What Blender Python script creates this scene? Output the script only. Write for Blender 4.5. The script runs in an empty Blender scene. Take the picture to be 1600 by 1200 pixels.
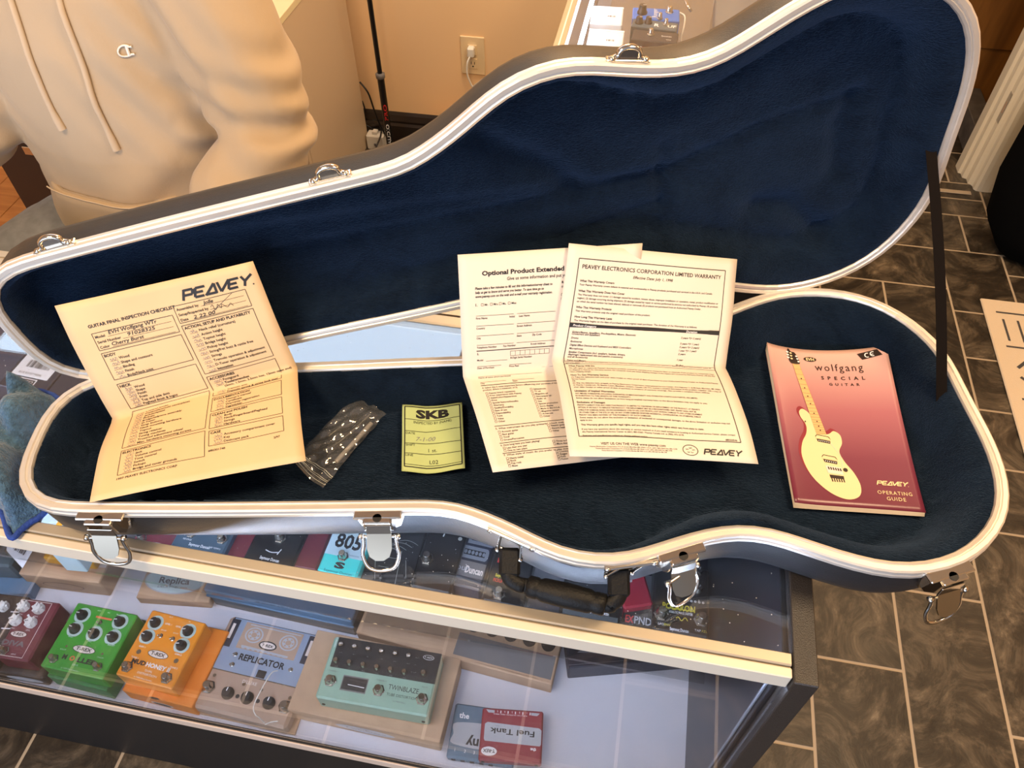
import bpy, bmesh, math, random
from mathutils import Vector, Matrix, geometry
from mathutils.bvhtree import BVHTree
random.seed(7)
SC = bpy.context.scene
COL = SC.collection
PI = math.pi
V = Vector

# ------------------------------------------------------------------ camera
F_PX, PITCH, YAW, ROLL = 1225.16, math.radians(49.6018), math.radians(-11.0961), math.radians(0.5643)
CAM = V((0, 0, 1.75))
_fw = V((math.sin(YAW)*math.cos(PITCH), math.cos(YAW)*math.cos(PITCH), -math.sin(PITCH)))
_rt = V((math.cos(YAW), -math.sin(YAW), 0))
_dn = _fw.cross(_rt)
RT = math.cos(ROLL)*_rt + math.sin(ROLL)*_dn
DN = -math.sin(ROLL)*_rt + math.cos(ROLL)*_dn
cam = bpy.data.cameras.new('camera')
cam.sensor_width = 36.0
cam.lens = 36.0*F_PX/1600
cam.clip_start = 0.02
camo = bpy.data.objects.new('camera', cam)
COL.objects.link(camo)
camo.matrix_world = Matrix(((RT.x, -DN.x, -_fw.x, CAM.x), (RT.y, -DN.y, -_fw.y, CAM.y), (RT.z, -DN.z, -_fw.z, CAM.z), (0, 0, 0, 1)))
SC.camera = camo

# ------------------------------------------------------------------ world, lights, exposure
w = bpy.data.worlds.new('daylight')
SC.world = w
w.use_nodes = True
w.node_tree.nodes['Background'].inputs[0].default_value = (0.62, 0.75, 1.0, 1)
w.node_tree.nodes['Background'].inputs[1].default_value = 0.75
SC.view_settings.view_transform = 'Standard'
SC.view_settings.look = 'None'
SC.view_settings.gamma = 1
SC.view_settings.exposure = 0.0

def area(name, loc, size, power, col, target=None, size_y=None):
    l = bpy.data.lights.new(name, 'AREA')
    l.energy = power
    l.color = col
    l.shape = 'RECTANGLE'
    l.size = size
    l.size_y = size_y or size
    o = bpy.data.objects.new(name, l)
    COL.objects.link(o)
    o.location = loc
    d = (V(target) - V(loc)) if target else V((0, 0, -1))
    o.rotation_euler = d.to_track_quat('-Z', 'Y').to_euler()
    return o
WARM = (1.0, 0.70, 0.40)
area('ceiling_lamp_warm', (-0.25, 2.05, 2.55), 0.5, 30, WARM)
area('ceiling_lamp_warm', (0.75, 0.55, 2.55), 0.45, 30, WARM)
area('ceiling_lamp_warm', (-0.75, -0.15, 2.55), 0.45, 30, WARM)
area('ceiling_lamp_warm', (1.6, 2.2, 2.55), 0.4, 14, WARM)
area('window_daylight', (-0.9, -2.3, 1.5), 2.6, 66, (0.66, 0.78, 1.0), (-0.3, 0.4, 0.8), 1.8)

def at(px, py, z):
    d = RT*((px-800)/F_PX) + DN*((py-600)/F_PX) + _fw
    return CAM + d*((z-CAM.z)/d.z)
def aty(px, py, y):
    d = RT*((px-800)/F_PX) + DN*((py-600)/F_PX) + _fw
    return CAM + d*((y-CAM.y)/d.y)

# ------------------------------------------------------------------ materials
def mat(name, col, rough=0.5, metal=0.0, spec=0.5, noise=0, scale=40, bump=0.0, bscale=200, coat=0, sheen=0, aniso=None, emit=None, estr=0, detail=3, dist=.002):
    m = bpy.data.materials.new(name)
    m.use_nodes = True
    nt = m.node_tree
    b = nt.nodes['Principled BSDF']
    b.inputs['Base Color'].default_value = (*col, 1)
    b.inputs['Roughness'].default_value = rough
    b.inputs['Metallic'].default_value = metal
    b.inputs['Specular IOR Level'].default_value = spec
    b.inputs['Coat Weight'].default_value = coat
    b.inputs['Coat Roughness'].default_value = .08
    if sheen:
        b.inputs['Sheen Weight'].default_value = sheen
        b.inputs['Sheen Roughness'].default_value = .4
    if emit:
        b.inputs['Emission Color'].default_value = (*emit, 1)
        b.inputs['Emission Strength'].default_value = estr
    if noise or bump:
        tc = nt.nodes.new('ShaderNodeTexCoord')
    if noise:
        n = nt.nodes.new('ShaderNodeTexNoise')
        n.inputs['Scale'].default_value = scale
        n.inputs['Detail'].default_value = detail
        nt.links.new(tc.outputs['Object'], n.inputs['Vector'])
        r = nt.nodes.new('ShaderNodeMapRange')
        r.inputs['From Min'].default_value = .3
        r.inputs['From Max'].default_value = .7
        r.inputs['To Min'].default_value = 1-noise
        r.inputs['To Max'].default_value = 1+noise
        nt.links.new(n.outputs['Fac'], r.inputs['Value'])
        mx = nt.nodes.new('ShaderNodeMix')
        mx.data_type = 'RGBA'
        mx.blend_type = 'MULTIPLY'
        mx.inputs[0].default_value = 1
        mx.inputs[6].default_value = (*col, 1)
        nt.links.new(r.outputs['Result'], mx.inputs[7])
        nt.links.new(mx.outputs[2], b.inputs['Base Color'])
    if bump:
        n2 = nt.nodes.new('ShaderNodeTexNoise')
        n2.inputs['Scale'].default_value = bscale
        n2.inputs['Detail'].default_value = 4
        nt.links.new(tc.outputs['Object'], n2.inputs['Vector'])
        bp = nt.nodes.new('ShaderNodeBump')
        bp.inputs['Strength'].default_value = bump
        bp.inputs['Distance'].default_value = dist
        nt.links.new(n2.outputs['Fac'], bp.inputs['Height'])
        nt.links.new(bp.outputs['Normal'], b.inputs['Normal'])
    return m

def glass_mat(name, tint, ior, dust=0.0):
    m = bpy.data.materials.new(name)
    m.use_nodes = True
    nt = m.node_tree
    nt.nodes.clear()
    out = nt.nodes.new('ShaderNodeOutputMaterial')
    tr = nt.nodes.new('ShaderNodeBsdfTransparent')
    tr.inputs[0].default_value = (*tint, 1)
    gl = nt.nodes.new('ShaderNodeBsdfGlossy')
    gl.inputs['Roughness'].default_value = 0.004
    fr = nt.nodes.new('ShaderNodeFresnel')
    ge = nt.nodes.new('ShaderNodeNewGeometry')
    ex = nt.nodes.new('ShaderNodeMath')
    ex.operation = 'MULTIPLY_ADD'
    ex.inputs[1].default_value = -2
    ex.inputs[2].default_value = 1
    nt.links.new(ge.outputs['Backfacing'], ex.inputs[0])
    pw = nt.nodes.new('ShaderNodeMath')
    pw.operation = 'POWER'
    pw.inputs[0].default_value = ior
    nt.links.new(ex.outputs[0], pw.inputs[1])
    nt.links.new(pw.outputs[0], fr.inputs[0])
    mx = nt.nodes.new('ShaderNodeMixShader')
    nt.links.new(fr.outputs[0], mx.inputs[0])
    nt.links.new(tr.outputs[0], mx.inputs[1])
    nt.links.new(gl.outputs[0], mx.inputs[2])
    last = mx.outputs[0]
    if dust:
        tc = nt.nodes.new('ShaderNodeTexCoord')
        vo = nt.nodes.new('ShaderNodeTexVoronoi')
        vo.inputs['Scale'].default_value = 125
        nt.links.new(tc.outputs['Object'], vo.inputs['Vector'])
        sp = nt.nodes.new('ShaderNodeMapRange')
        sp.inputs['From Min'].default_value = .09
        sp.inputs['From Max'].default_value = .03
        nt.links.new(vo.outputs['Distance'], sp.inputs['Value'])
        cv = nt.nodes.new('ShaderNodeSeparateColor')
        nt.links.new(vo.outputs['Color'], cv.inputs[0])
        gt = nt.nodes.new('ShaderNodeMath')
        gt.operation = 'GREATER_THAN'
        gt.inputs[1].default_value = .45
        nt.links.new(cv.outputs[0], gt.inputs[0])
        mu = nt.nodes.new('ShaderNodeMath')
        mu.operation = 'MULTIPLY'
        nt.links.new(sp.outputs[0], mu.inputs[0])
        nt.links.new(gt.outputs[0], mu.inputs[1])
        no = nt.nodes.new('ShaderNodeTexNoise')
        no.inputs['Scale'].default_value = 9
        no.inputs['Detail'].default_value = 6
        nt.links.new(tc.outputs['Object'], no.inputs['Vector'])
        hz = nt.nodes.new('ShaderNodeMapRange')
        hz.inputs['From Min'].default_value = .35
        hz.inputs['From Max'].default_value = .8
        hz.inputs['To Max'].default_value = dust
        nt.links.new(no.outputs['Fac'], hz.inputs['Value'])
        ad = nt.nodes.new('ShaderNodeMath')
        ad.operation = 'ADD'
        nt.links.new(hz.outputs[0], ad.inputs[0])
        m3 = nt.nodes.new('ShaderNodeMath')
        m3.operation = 'MULTIPLY'
        m3.inputs[1].default_value = .75
        nt.links.new(mu.outputs[0], m3.inputs[0])
        nt.links.new(m3.outputs[0], ad.inputs[1])
        di = nt.nodes.new('ShaderNodeBsdfDiffuse')
        di.inputs[0].default_value = (.8, .82, .85, 1)
        m2 = nt.nodes.new('ShaderNodeMixShader')
        nt.links.new(ad.outputs[0], m2.inputs[0])
        nt.links.new(last, m2.inputs[1])
        nt.links.new(di.outputs[0], m2.inputs[2])
        last = m2.outputs[0]
    nt.links.new(last, out.inputs[0])
    return m

def floor_mat():
    m = bpy.data.materials.new('slate_tile')
    m.use_nodes = True
    nt = m.node_tree
    b = nt.nodes['Principled BSDF']
    tc = nt.nodes.new('ShaderNodeTexCoord')
    at_ = nt.nodes.new('ShaderNodeAttribute')
    at_.attribute_name = 'tile'
    n0 = nt.nodes.new('ShaderNodeVectorMath')
    n0.operation = 'ADD'
    sc = nt.nodes.new('ShaderNodeVectorMath')
    sc.operation = 'SCALE'
    sc.inputs['Scale'].default_value = 37.0
    nt.links.new(at_.outputs['Vector'], sc.inputs[0])
    nt.links.new(tc.outputs['Object'], n0.inputs[0])
    nt.links.new(sc.outputs[0], n0.inputs[1])
    n1 = nt.nodes.new('ShaderNodeTexNoise')
    n1.inputs['Scale'].default_value = 5.5
    n1.inputs['Detail'].default_value = 8
    n1.inputs['Roughness'].default_value = .70
    n1.inputs['Distortion'].default_value = 2.6
    nt.links.new(n0.outputs[0], n1.inputs['Vector'])
    cr = nt.nodes.new('ShaderNodeValToRGB')
    cr.color_ramp.elements[0].position = .3
    cr.color_ramp.elements[0].color = (.010, .007, .005, 1)
    cr.color_ramp.elements[1].position = .72
    cr.color_ramp.elements[1].color = (.24, .185, .125, 1)
    e = cr.color_ramp.elements.new(.47)
    e.color = (.036, .027, .018, 1)
    e = cr.color_ramp.elements.new(.60)
    e.color = (.105, .080, .053, 1)
    nt.links.new(n1.outputs['Fac'], cr.inputs[0])
    nt.links.new(cr.outputs[0], b.inputs['Base Color'])
    b.inputs['Roughness'].default_value = .38
    bp = nt.nodes.new('ShaderNodeBump')
    bp.inputs['Strength'].default_value = .35
    bp.inputs['Distance'].default_value = .006
    nt.links.new(n1.outputs['Fac'], bp.inputs['Height'])
    nt.links.new(bp.outputs[0], b.inputs['Normal'])
    return m

def velvet_mat():
    m = mat('navy_plush', (.006, .014, .036), .95, spec=.05, sheen=.3)
    nt = m.node_tree
    b = nt.nodes['Principled BSDF']
    b.inputs['Sheen Tint'].default_value = (.16, .26, .48, 1)
    b.inputs['Sheen Roughness'].default_value = .5
    tc = nt.nodes.new('ShaderNodeTexCoord')
    mp = nt.nodes.new('ShaderNodeMapping')
    mp.inputs['Scale'].default_value = (30, 120, 120)
    nt.links.new(tc.outputs['Object'], mp.inputs[0])
    n1 = nt.nodes.new('ShaderNodeTexNoise')
    n1.inputs['Scale'].default_value = 5
    n1.inputs['Detail'].default_value = 6
    n1.inputs['Distortion'].default_value = 1.2
    nt.links.new(mp.outputs[0], n1.inputs['Vector'])
    n2 = nt.nodes.new('ShaderNodeTexNoise')
    n2.inputs['Scale'].default_value = 14
    n2.inputs['Detail'].default_value = 4
    n2.inputs['Distortion'].default_value = 2
    nt.links.new(tc.outputs['Object'], n2.inputs['Vector'])
    cr = nt.nodes.new('ShaderNodeValToRGB')
    cr.color_ramp.elements[0].position = .3
    cr.color_ramp.elements[0].color = (.0016, .0040, .0090, 1)
    cr.color_ramp.elements[1].position = .75
    cr.color_ramp.elements[1].color = (.0075, .0165, .034, 1)
    ad = nt.nodes.new('ShaderNodeMath')
    ad.operation = 'ADD'
    ml = nt.nodes.new('ShaderNodeMath')
    ml.operation = 'MULTIPLY_ADD'
    ml.inputs[1].default_value = .5
    ml.inputs[2].default_value = 0
    nt.links.new(n2.outputs['Fac'], ml.inputs[0])
    ml2 = nt.nodes.new('ShaderNodeMath')
    ml2.operation = 'MULTIPLY'
    ml2.inputs[1].default_value = .5
    nt.links.new(n1.outputs['Fac'], ml2.inputs[0])
    nt.links.new(ml.outputs[0], ad.inputs[0])
    nt.links.new(ml2.outputs[0], ad.inputs[1])
    nt.links.new(ad.outputs[0], cr.inputs[0])
    nt.links.new(cr.outputs[0], b.inputs['Base Color'])
    bp = nt.nodes.new('ShaderNodeBump')
    bp.inputs['Strength'].default_value = .9
    bp.inputs['Distance'].default_value = .004
    nt.links.new(ad.outputs[0], bp.inputs['Height'])
    nt.links.new(bp.outputs[0], b.inputs['Normal'])
    return m

def ramp_mat(name, stops, rough):
    """colour runs along the UV map's v (a printed gradient)"""
    m = bpy.data.materials.new(name)
    m.use_nodes = True
    nt = m.node_tree
    b = nt.nodes['Principled BSDF']
    b.inputs['Roughness'].default_value = rough
    uv = nt.nodes.new('ShaderNodeAttribute')
    uv.attribute_name = 'print'
    sp = nt.nodes.new('ShaderNodeSeparateXYZ')
    nt.links.new(uv.outputs['Vector'], sp.inputs[0])
    cr = nt.nodes.new('ShaderNodeValToRGB')
    cr.color_ramp.elements[0].position = stops[0][0]
    cr.color_ramp.elements[0].color = (*stops[0][1], 1)
    cr.color_ramp.elements[1].position = stops[-1][0]
    cr.color_ramp.elements[1].color = (*stops[-1][1], 1)
    for p, c in stops[1:-1]:
        cr.color_ramp.elements.new(p).color = (*c, 1)
    nt.links.new(sp.outputs[1], cr.inputs[0])
    nt.links.new(cr.outputs[0], b.inputs['Base Color'])
    return m

def wood_mat(name, c1, c2, scale=(1, 12, 12), rough=.4):
    m = bpy.data.materials.new(name)
    m.use_nodes = True
    nt = m.node_tree
    b = nt.nodes['Principled BSDF']
    b.inputs['Roughness'].default_value = rough
    tc = nt.nodes.new('ShaderNodeTexCoord')
    mp = nt.nodes.new('ShaderNodeMapping')
    mp.inputs['Scale'].default_value = scale
    nt.links.new(tc.outputs['Object'], mp.inputs[0])
    n = nt.nodes.new('ShaderNodeTexNoise')
    n.inputs['Scale'].default_value = 2.5
    n.inputs['Detail'].default_value = 6
    n.inputs['Distortion'].default_value = .8
    nt.links.new(mp.outputs[0], n.inputs['Vector'])
    cr = nt.nodes.new('ShaderNodeValToRGB')
    cr.color_ramp.elements[0].position = .3
    cr.color_ramp.elements[0].color = (*c1, 1)
    cr.color_ramp.elements[1].position = .7
    cr.color_ramp.elements[1].color = (*c2, 1)
    nt.links.new(n.outputs['Fac'], cr.inputs[0])
    nt.links.new(cr.outputs[0], b.inputs['Base Color'])
    return m

K = {}
def km(name, *a, **k):
    K[name] = mat(name, *a, **k)
km('black_print', (.012, .011, .012), .6)
km('white_print', (.82, .82, .84), .5)
km('grey_print', (.16, .15, .15), .6)
km('pencil', (.22, .21, .23), .6)
km('chrome', (.60, .555, .49), .15, 1)
km('steel', (.62, .62, .64), .22, 1)
km('aluminium', (.78, .73, .66), .42, .7, noise=.05, scale=30)
km('rail_beige', (.48, .41, .31), .38, .35)
km('rail_cream', (.72, .63, .50), .42)
km('black_laminate', (.010, .009, .009), .5, spec=.3, bump=.15, bscale=900)
km('end_laminate', (.022, .017, .014), .42, spec=.7, bump=.7, bscale=800, dist=.001)
km('panel_dark', (.012, .013, .017), .35)
km('black_pebble', (.013, .013, .014), .42, bump=.5, bscale=500, dist=.0012)
km('black_shell', (.018, .0185, .021), .40, spec=.38, bump=.35, bscale=600, dist=.0006)
km('deck_white', (.66, .66, .72), .35)
km('black_plastic', (.008, .008, .009), .32)
km('black_matte', (.009, .009, .010), .65)
km('webbing', (.008, .006, .005), 1.0, spec=.05)
km('black_leather', (.005, .005, .005), .5, spec=.25, bump=.6, bscale=420, dist=.001)
km('yellow_paper', (.66, .475, .27), .75, noise=.05, scale=14)
km('white_paper', (.72, .63, .53), .75, noise=.02, scale=10)
km('green_paper', (.46, .56, .25), .75, noise=.03, scale=30)
km('label_white', (.78, .78, .82), .5)
km('kraft', (.50, .325, .205), .7, noise=.07, scale=30)
km('kraft_dark', (.26, .175, .115), .7)
km('wall_paint', (.90, .61, .33), .75, bump=.05, bscale=120)
km('ceiling_paint', (.72, .66, .58), .85)
km('base_dark', (.022, .014, .010), .35)
km('cream_laminate', (.62, .48, .33), .5)
km('cream_top', (.78, .68, .42), .4)
km('trim_tan', (.66, .50, .38), .5)
km('trim_cream', (.80, .68, .48), .45)
km('hoodie', (.47, .35, .225), .9, sheen=.25, bump=.18, bscale=260, dist=.0015)
km('cord_cream', (.55, .42, .28), .8)
km('denim_grey', (.20, .21, .23), .9, noise=.12, scale=60)
km('skin', (.62, .38, .27), .5)
km('hair', (.05, .03, .02), .6)
km('dark_brown', (.035, .020, .013), .5)
km('white_plastic', (.80, .76, .68), .35)
km('outlet_plate', (.82, .62, .36), .4)
km('grout', (.46, .36, .25), .8)
km('stone_base', (.10, .085, .07), .6, noise=.3, scale=20)
km('gig_black', (.003, .003, .003), 1.0, spec=.05)
km('rug', (.74, .60, .43), .95, bump=.4, bscale=300)
km('rug_dark', (.07, .065, .065), .95)
km('towel', (.050, .115, .20), .95, sheen=.3, noise=.35, scale=160, bump=1.0, bscale=380, dist=.003)
km('towel_edge', (.018, .055, .28), .9, bump=.8, bscale=300)
km('teal', (.06, .66, .58), .35)
km('pale_blue', (.52, .66, .70), .45)
km('blue_grey', (.055, .095, .135), .4)
km('maroon', (.155, .022, .032), .42)
km('maroon_gloss', (.14, .018, .030), .25, coat=.3)
km('red_box', (.32, .014, .030), .4)
km('green_gloss', (.035, .30, .022), .3, coat=.4)
km('green_card', (.040, .19, .050), .5)
km('orange_gloss', (.80, .27, .010), .3, coat=.4)
km('orange_card', (.78, .22, .008), .5)
km('yellow_card', (.85, .40, .012), .5)
km('taupe', (.44, .30, .215), .45)
km('mint', (.27, .42, .32), .42)
km('mirror_blue', (.36, .45, .60), .28, .35)
km('slate_blue', (.10, .19, .30), .42)
km('slate_blue_dark', (.055, .085, .10), .5)
km('fuel_blue', (.10, .17, .24), .5)
km('fuel_red', (.25, .018, .034), .45)
km('knob_white', (.80, .78, .74), .35)
km('scale_pale', (.48, .62, .60), .5)
km('orange_print', (.75, .16, .06), .5)
km('red_print', (.62, .03, .03), .5)
km('yellow_print', (.72, .62, .05), .5)
km('oval_pale', (.78, .68, .62), .5)
km('oval_grey', (.42, .44, .48), .5)
km('cover_cream', (.80, .66, .38), .4)
km('cover_maple', (.78, .46, .20), .4)
km('cover_dark', (.030, .016, .012), .4)
km('blue_bright', (.02, .15, .62), .4)
km('navy_box', (.016, .020, .036), .45)
km('tray_grey', (.30, .31, .36), .5)
km('grey_card', (.20, .21, .24), .6)
km('clear_frame', (.55, .56, .52), .3, .4)
km('white_box', (.70, .73, .76), .5)
km('royal_blue', (.02, .06, .45), .45)
km('dark_tag', (.30, .28, .27), .6)
K['floor'] = floor_mat()
K['velvet'] = velvet_mat()
K['glass_top'] = glass_mat('counter_glass', (.94, .96, .97), 1.95, .014)
K['glass_front'] = glass_mat('front_glass', (.97, .98, .99), 1.36)
K['lever'] = mat('lever_steel', (.30, .26, .20), .22, 1)
K['led_soft'] = mat('led_soft', (.9, .9, .9), .5, emit=(.75, .82, 1.0), estr=16)
K['glass_clear'] = glass_mat('clear_plastic', (.86, .86, .86), 1.75)
K['bag_film'] = glass_mat('bag_film', (.90, .90, .88), 2.1, .10)
K['cover'] = ramp_mat('booklet_cover', [(0, (.76, .48, .41)), (.18, (.60, .32, .30)), (.42, (.40, .135, .165)), (.72, (.20, .042, .075)), (1, (.145, .020, .046))], .32)
K['wood'] = wood_mat('orange_wood', (.36, .12, .022), (.62, .27, .07), (1.2, 9, 9))
K['door_wood'] = wood_mat('door_wood', (.16, .062, .014), (.30, .125, .026), (9, 9, .8), .3)
K['panel'] = mat('light_panel', (.8, .8, .8), .5, emit=(.62, .80, 1.0), estr=5)
K['led'] = mat('led_strip', (.9, .9, .9), .5, emit=(.60, .72, 1.0), estr=105)
# ------------------------------------------------------------------ mesh building
I4 = Matrix.Identity(4)
def TR(x, y, z): return Matrix.Translation((x, y, z))
def RX(a): return Matrix.Rotation(a, 4, 'X')
def RY(a): return Matrix.Rotation(a, 4, 'Y')
def RZ(a): return Matrix.Rotation(a, 4, 'Z')
def frame(o, x, y, z):
    x, y, z, o = V(x), V(y), V(z), V(o)
    return Matrix(((x.x, y.x, z.x, o.x), (x.y, y.y, z.y, o.y), (x.z, y.z, z.z, o.z), (0, 0, 0, 1)))

class MB:
    def __init__(s):
        s.v, s.f, s.mi, s.sm, s.mats, s.warp = [], [], [], [], [], None
    def m(s, name):
        if name not in s.mats: s.mats.append(name)
        return s.mats.index(name)
    def add(s, vs, fs, m, T=None, smooth=False):
        o = len(s.v)
        if T is not None: vs = [T @ V(v) for v in vs]
        s.v += [tuple(v) for v in vs]
        s.f += [tuple(i+o for i in f) for f in fs]
        k = s.m(m)
        s.mi += [k]*len(fs)
        s.sm += [smooth]*len(fs)
    def box(s, x0, x1, y0, y1, z0, z1, m, b=0.0, T=None):
        hx, hy, hz = (x1-x0)/2, (y1-y0)/2, (z1-z0)/2
        c = V(((x0+x1)/2, (y0+y1)/2, (z0+z1)/2))
        b = min(b, hx*.9, hy*.9, hz*.9)
        if b <= 0:
            vs = [c+V((a*hx, e*hy, g*hz)) for a in (-1, 1) for e in (-1, 1) for g in (-1, 1)]
            fs = [(0, 1, 3, 2), (4, 6, 7, 5), (0, 4, 5, 1), (2, 3, 7, 6), (0, 2, 6, 4), (1, 5, 7, 3)]
            return s.add(vs, fs, m, T)
        vs, idx = [], {}
        for a in (-1, 1):
            for e in (-1, 1):
                for g in (-1, 1):
                    for k in range(3):
                        d = [hx-b, hy-b, hz-b]
                        d[k] += b
                        idx[(a, e, g, k)] = len(vs)
                        vs.append(c+V((a*d[0], e*d[1], g*d[2])))
        fs = []
        for k in range(3):
            p, q = (k+1) % 3, (k+2) % 3
            for sg in (-1, 1):
                f = []
                for (u, w_) in ((-1, -1), (1, -1), (1, 1), (-1, 1)):
                    t = [0, 0, 0]
                    t[k], t[p], t[q] = sg, u, w_
                    f.append(idx[(*t, k)])
                fs.append(tuple(f if sg > 0 else f[::-1]))
        for k in range(3):
            p, q = (k+1) % 3, (k+2) % 3
            for u in (-1, 1):
                for w_ in (-1, 1):
                    t0, t1 = [0, 0, 0], [0, 0, 0]
                    t0[k], t0[p], t0[q] = -1, u, w_
                    t1[k], t1[p], t1[q] = 1, u, w_
                    f = [idx[(*t0, p)], idx[(*t1, p)], idx[(*t1, q)], idx[(*t0, q)]]
                    fs.append(tuple(f))
        for a in (-1, 1):
            for e in (-1, 1):
                for g in (-1, 1):
                    fs.append(tuple(idx[(a, e, g, k)] for k in range(3)))
        s.add(vs, fs, m, T)
    def lathe(s, prof, m, T=None, n=20, smooth=True, cap=True):
        vs, fs = [], []
        for r, z in prof:
            for i in range(n):
                a = 2*PI*i/n
                vs.append((r*math.cos(a), r*math.sin(a), z))
        for j in range(len(prof)-1):
            for i in range(n):
                k = (i+1) % n
                fs.append((j*n+i, j*n+k, (j+1)*n+k, (j+1)*n+i))
        s.add(vs, fs, m, T, smooth)
        if cap:
            o = (len(prof)-1)*n
            s.add([vs[i] for i in range(n)], [tuple(range(n))[::-1]], m, T)
            s.add([vs[o+i] for i in range(n)], [tuple(range(n))], m, T)
    def cyl(s, r, z0, z1, m, T=None, n=20, b=0):
        if b: s.lathe([(r-b, z0), (r, z0+b), (r, z1-b), (r-b, z1)], m, T, n)
        else: s.lathe([(r, z0), (r, z1)], m, T, n)
    def tube(s, pts, r, m, n=8, closed=False, T=None, flat=1.0, cap=True):
        pts = [V(p) for p in pts]
        N = len(pts)
        rr = r if isinstance(r, (list, tuple)) else [r]*N
        vs, fs = [], []
        pu = None
        for i, p in enumerate(pts):
            a = pts[i-1] if (i > 0 or closed) else p
            c = pts[(i+1) % N] if (i < N-1 or closed) else p
            t = (c-a).normalized()
            if pu is None:
                pu = t.orthogonal().normalized()
                if abs(t.z) < .95: pu = t.cross(V((0, 0, 1))).normalized()
            pu = (pu - t*pu.dot(t)).normalized()
            pv = t.cross(pu)
            for k in range(n):
                an = 2*PI*k/n
                vs.append(p + (pu*math.cos(an) + pv*math.sin(an)*flat)*rr[i])
        for i in range(N if closed else N-1):
            j = (i+1) % N
            for k in range(n):
                l = (k+1) % n
                fs.append((i*n+k, i*n+l, j*n+l, j*n+k))
        s.add(vs, fs, m, T, True)
        if not closed and cap:
            s.add([vs[k] for k in range(n)], [tuple(range(n))[::-1]], m, T)
            s.add([vs[(N-1)*n+k] for k in range(n)], [tuple(range(n))], m, T)
    def prism(s, poly, z0, z1, m, T=None, mside=None):
        n = len(poly)
        vs = [(x, y, z0) for x, y in poly] + [(x, y, z1) for x, y in poly]
        s.add(vs, [tuple(range(n))[::-1], tuple(range(n, 2*n))], m, T)
        s.add(vs, [(i, (i+1) % n, n+(i+1) % n, n+i) for i in range(n)], mside or m, T)
    def poly(s, pts, m, z=0.0, T=None, sub=None):
        """flat printed shape; with a warp it is cut fine enough to follow the surface"""
        if s.warp and sub:
            xs = [p[0] for p in pts]
            ys = [p[1] for p in pts]
            n = len(pts)
            vin = [V((p[0], p[1])) for p in pts]
            ed = [(i, (i+1) % n) for i in range(n)]
            a = min(xs)+sub/2
            while a < max(xs):
                c = min(ys)+sub/2
                while c < max(ys):
                    vin.append(V((a, c)))
                    c += sub
                a += sub
            r = geometry.delaunay_2d_cdt(vin, ed, [], 1, 1e-5)
            s.add2([(p.x, p.y) for p in r[0]], [tuple(f) for f in r[2]], m, z, T)
        else:
            s.add2(pts, [tuple(range(len(pts)))], m, z, T)
    def add2(s, pts, fs, m, z=0.0, T=None):
        if s.warp: s.add([s.warp(p[0], p[1], z) for p in pts], fs, m, None)
        else: s.add([(p[0], p[1], z) for p in pts], fs, m, T)
    def line(s, a, c, wd, m, z=0.0, T=None, seg=None):
        a, c = V(a), V(c)
        L = (c-a).length
        if L < 1e-9: return
        d = (c-a)/L
        nn = V((-d.y, d.x))*wd/2
        k = max(1, int(L/seg)) if seg else 1
        vs, fs = [], []
        for i in range(k+1):
            p = a+(c-a)*(i/k)
            vs += [(p+nn)[:], (p-nn)[:]]
        for i in range(k):
            fs.append((2*i, 2*i+1, 2*i+3, 2*i+2))
        s.add2(vs, fs, m, z, T)
    def pline(s, pts, wd, m, z=0.0, T=None, closed=False, seg=None):
        n = len(pts)
        for i in range(n if closed else n-1):
            s.line(pts[i], pts[(i+1) % n], wd, m, z, T, seg)
    def oval(s, cx, cy, rx, ry, m, z=0.0, T=None, n=28, sub=None):
        s.poly([(cx+rx*math.cos(2*PI*i/n), cy+ry*math.sin(2*PI*i/n)) for i in range(n)], m, z, T, sub)
    def text(s, body, x, y, size, m, z=0.0, T=None, align='LEFT', bold=0.0, shear=0.0, sx=1.0, spacing=1.0, width=None, rot=0.0, flip=1):
        vs, fs, x0, x1 = text_geo(body, bold, shear, spacing)
        if not vs: return
        wd = (x1-x0)*size
        if width: sx = width/wd
        ox = {'LEFT': -x0*size*sx, 'CENTER': -(x0+x1)/2*size*sx, 'RIGHT': -x1*size*sx}[align]
        ca, sa = math.cos(rot), math.sin(rot)
        out = []
        for a, c in vs:
            px, py = a*size*sx+ox, c*size*flip
            out.append((x+px*ca-py*sa, y+px*sa+py*ca))
        s.add2(out, fs, m, z, T)
    def build(s, name, parent=None, T=None, auto=False, fix=True):
        me = bpy.data.meshes.new(name)
        me.from_pydata(s.v, [], s.f)
        for k in s.mats: me.materials.append(K[k])
        me.polygons.foreach_set('material_index', s.mi)
        me.polygons.foreach_set('use_smooth', s.sm)
        if fix:
            bm = bmesh.new()
            bm.from_mesh(me)
            bmesh.ops.recalc_face_normals(bm, faces=bm.faces)
            bm.to_mesh(me)
            bm.free()
        me.update()
        o = bpy.data.objects.new(name, me)
        COL.objects.link(o)
        if parent: o.parent = parent
        if T is not None: o.matrix_local = T
        return o

_TG = {}
def text_geo(body, bold, shear, spacing):
    key = (body, bold, shear, spacing)
    if key in _TG: return _TG[key]
    c = bpy.data.curves.new('t', 'FONT')
    c.body = body
    c.size = 1.0
    c.shear = shear
    c.offset = bold
    c.space_character = spacing
    c.resolution_u = 2
    o = bpy.data.objects.new('t', c)
    me = o.to_mesh()
    vs = [(v.co.x, v.co.y) for v in me.vertices]
    fs = [tuple(p.vertices) for p in me.polygons]
    o.to_mesh_clear()
    bpy.data.objects.remove(o)
    bpy.data.curves.remove(c)
    x0 = min([v[0] for v in vs], default=0)
    x1 = max([v[0] for v in vs], default=1)
    _TG[key] = (vs, fs, x0, x1)
    return _TG[key]

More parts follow.
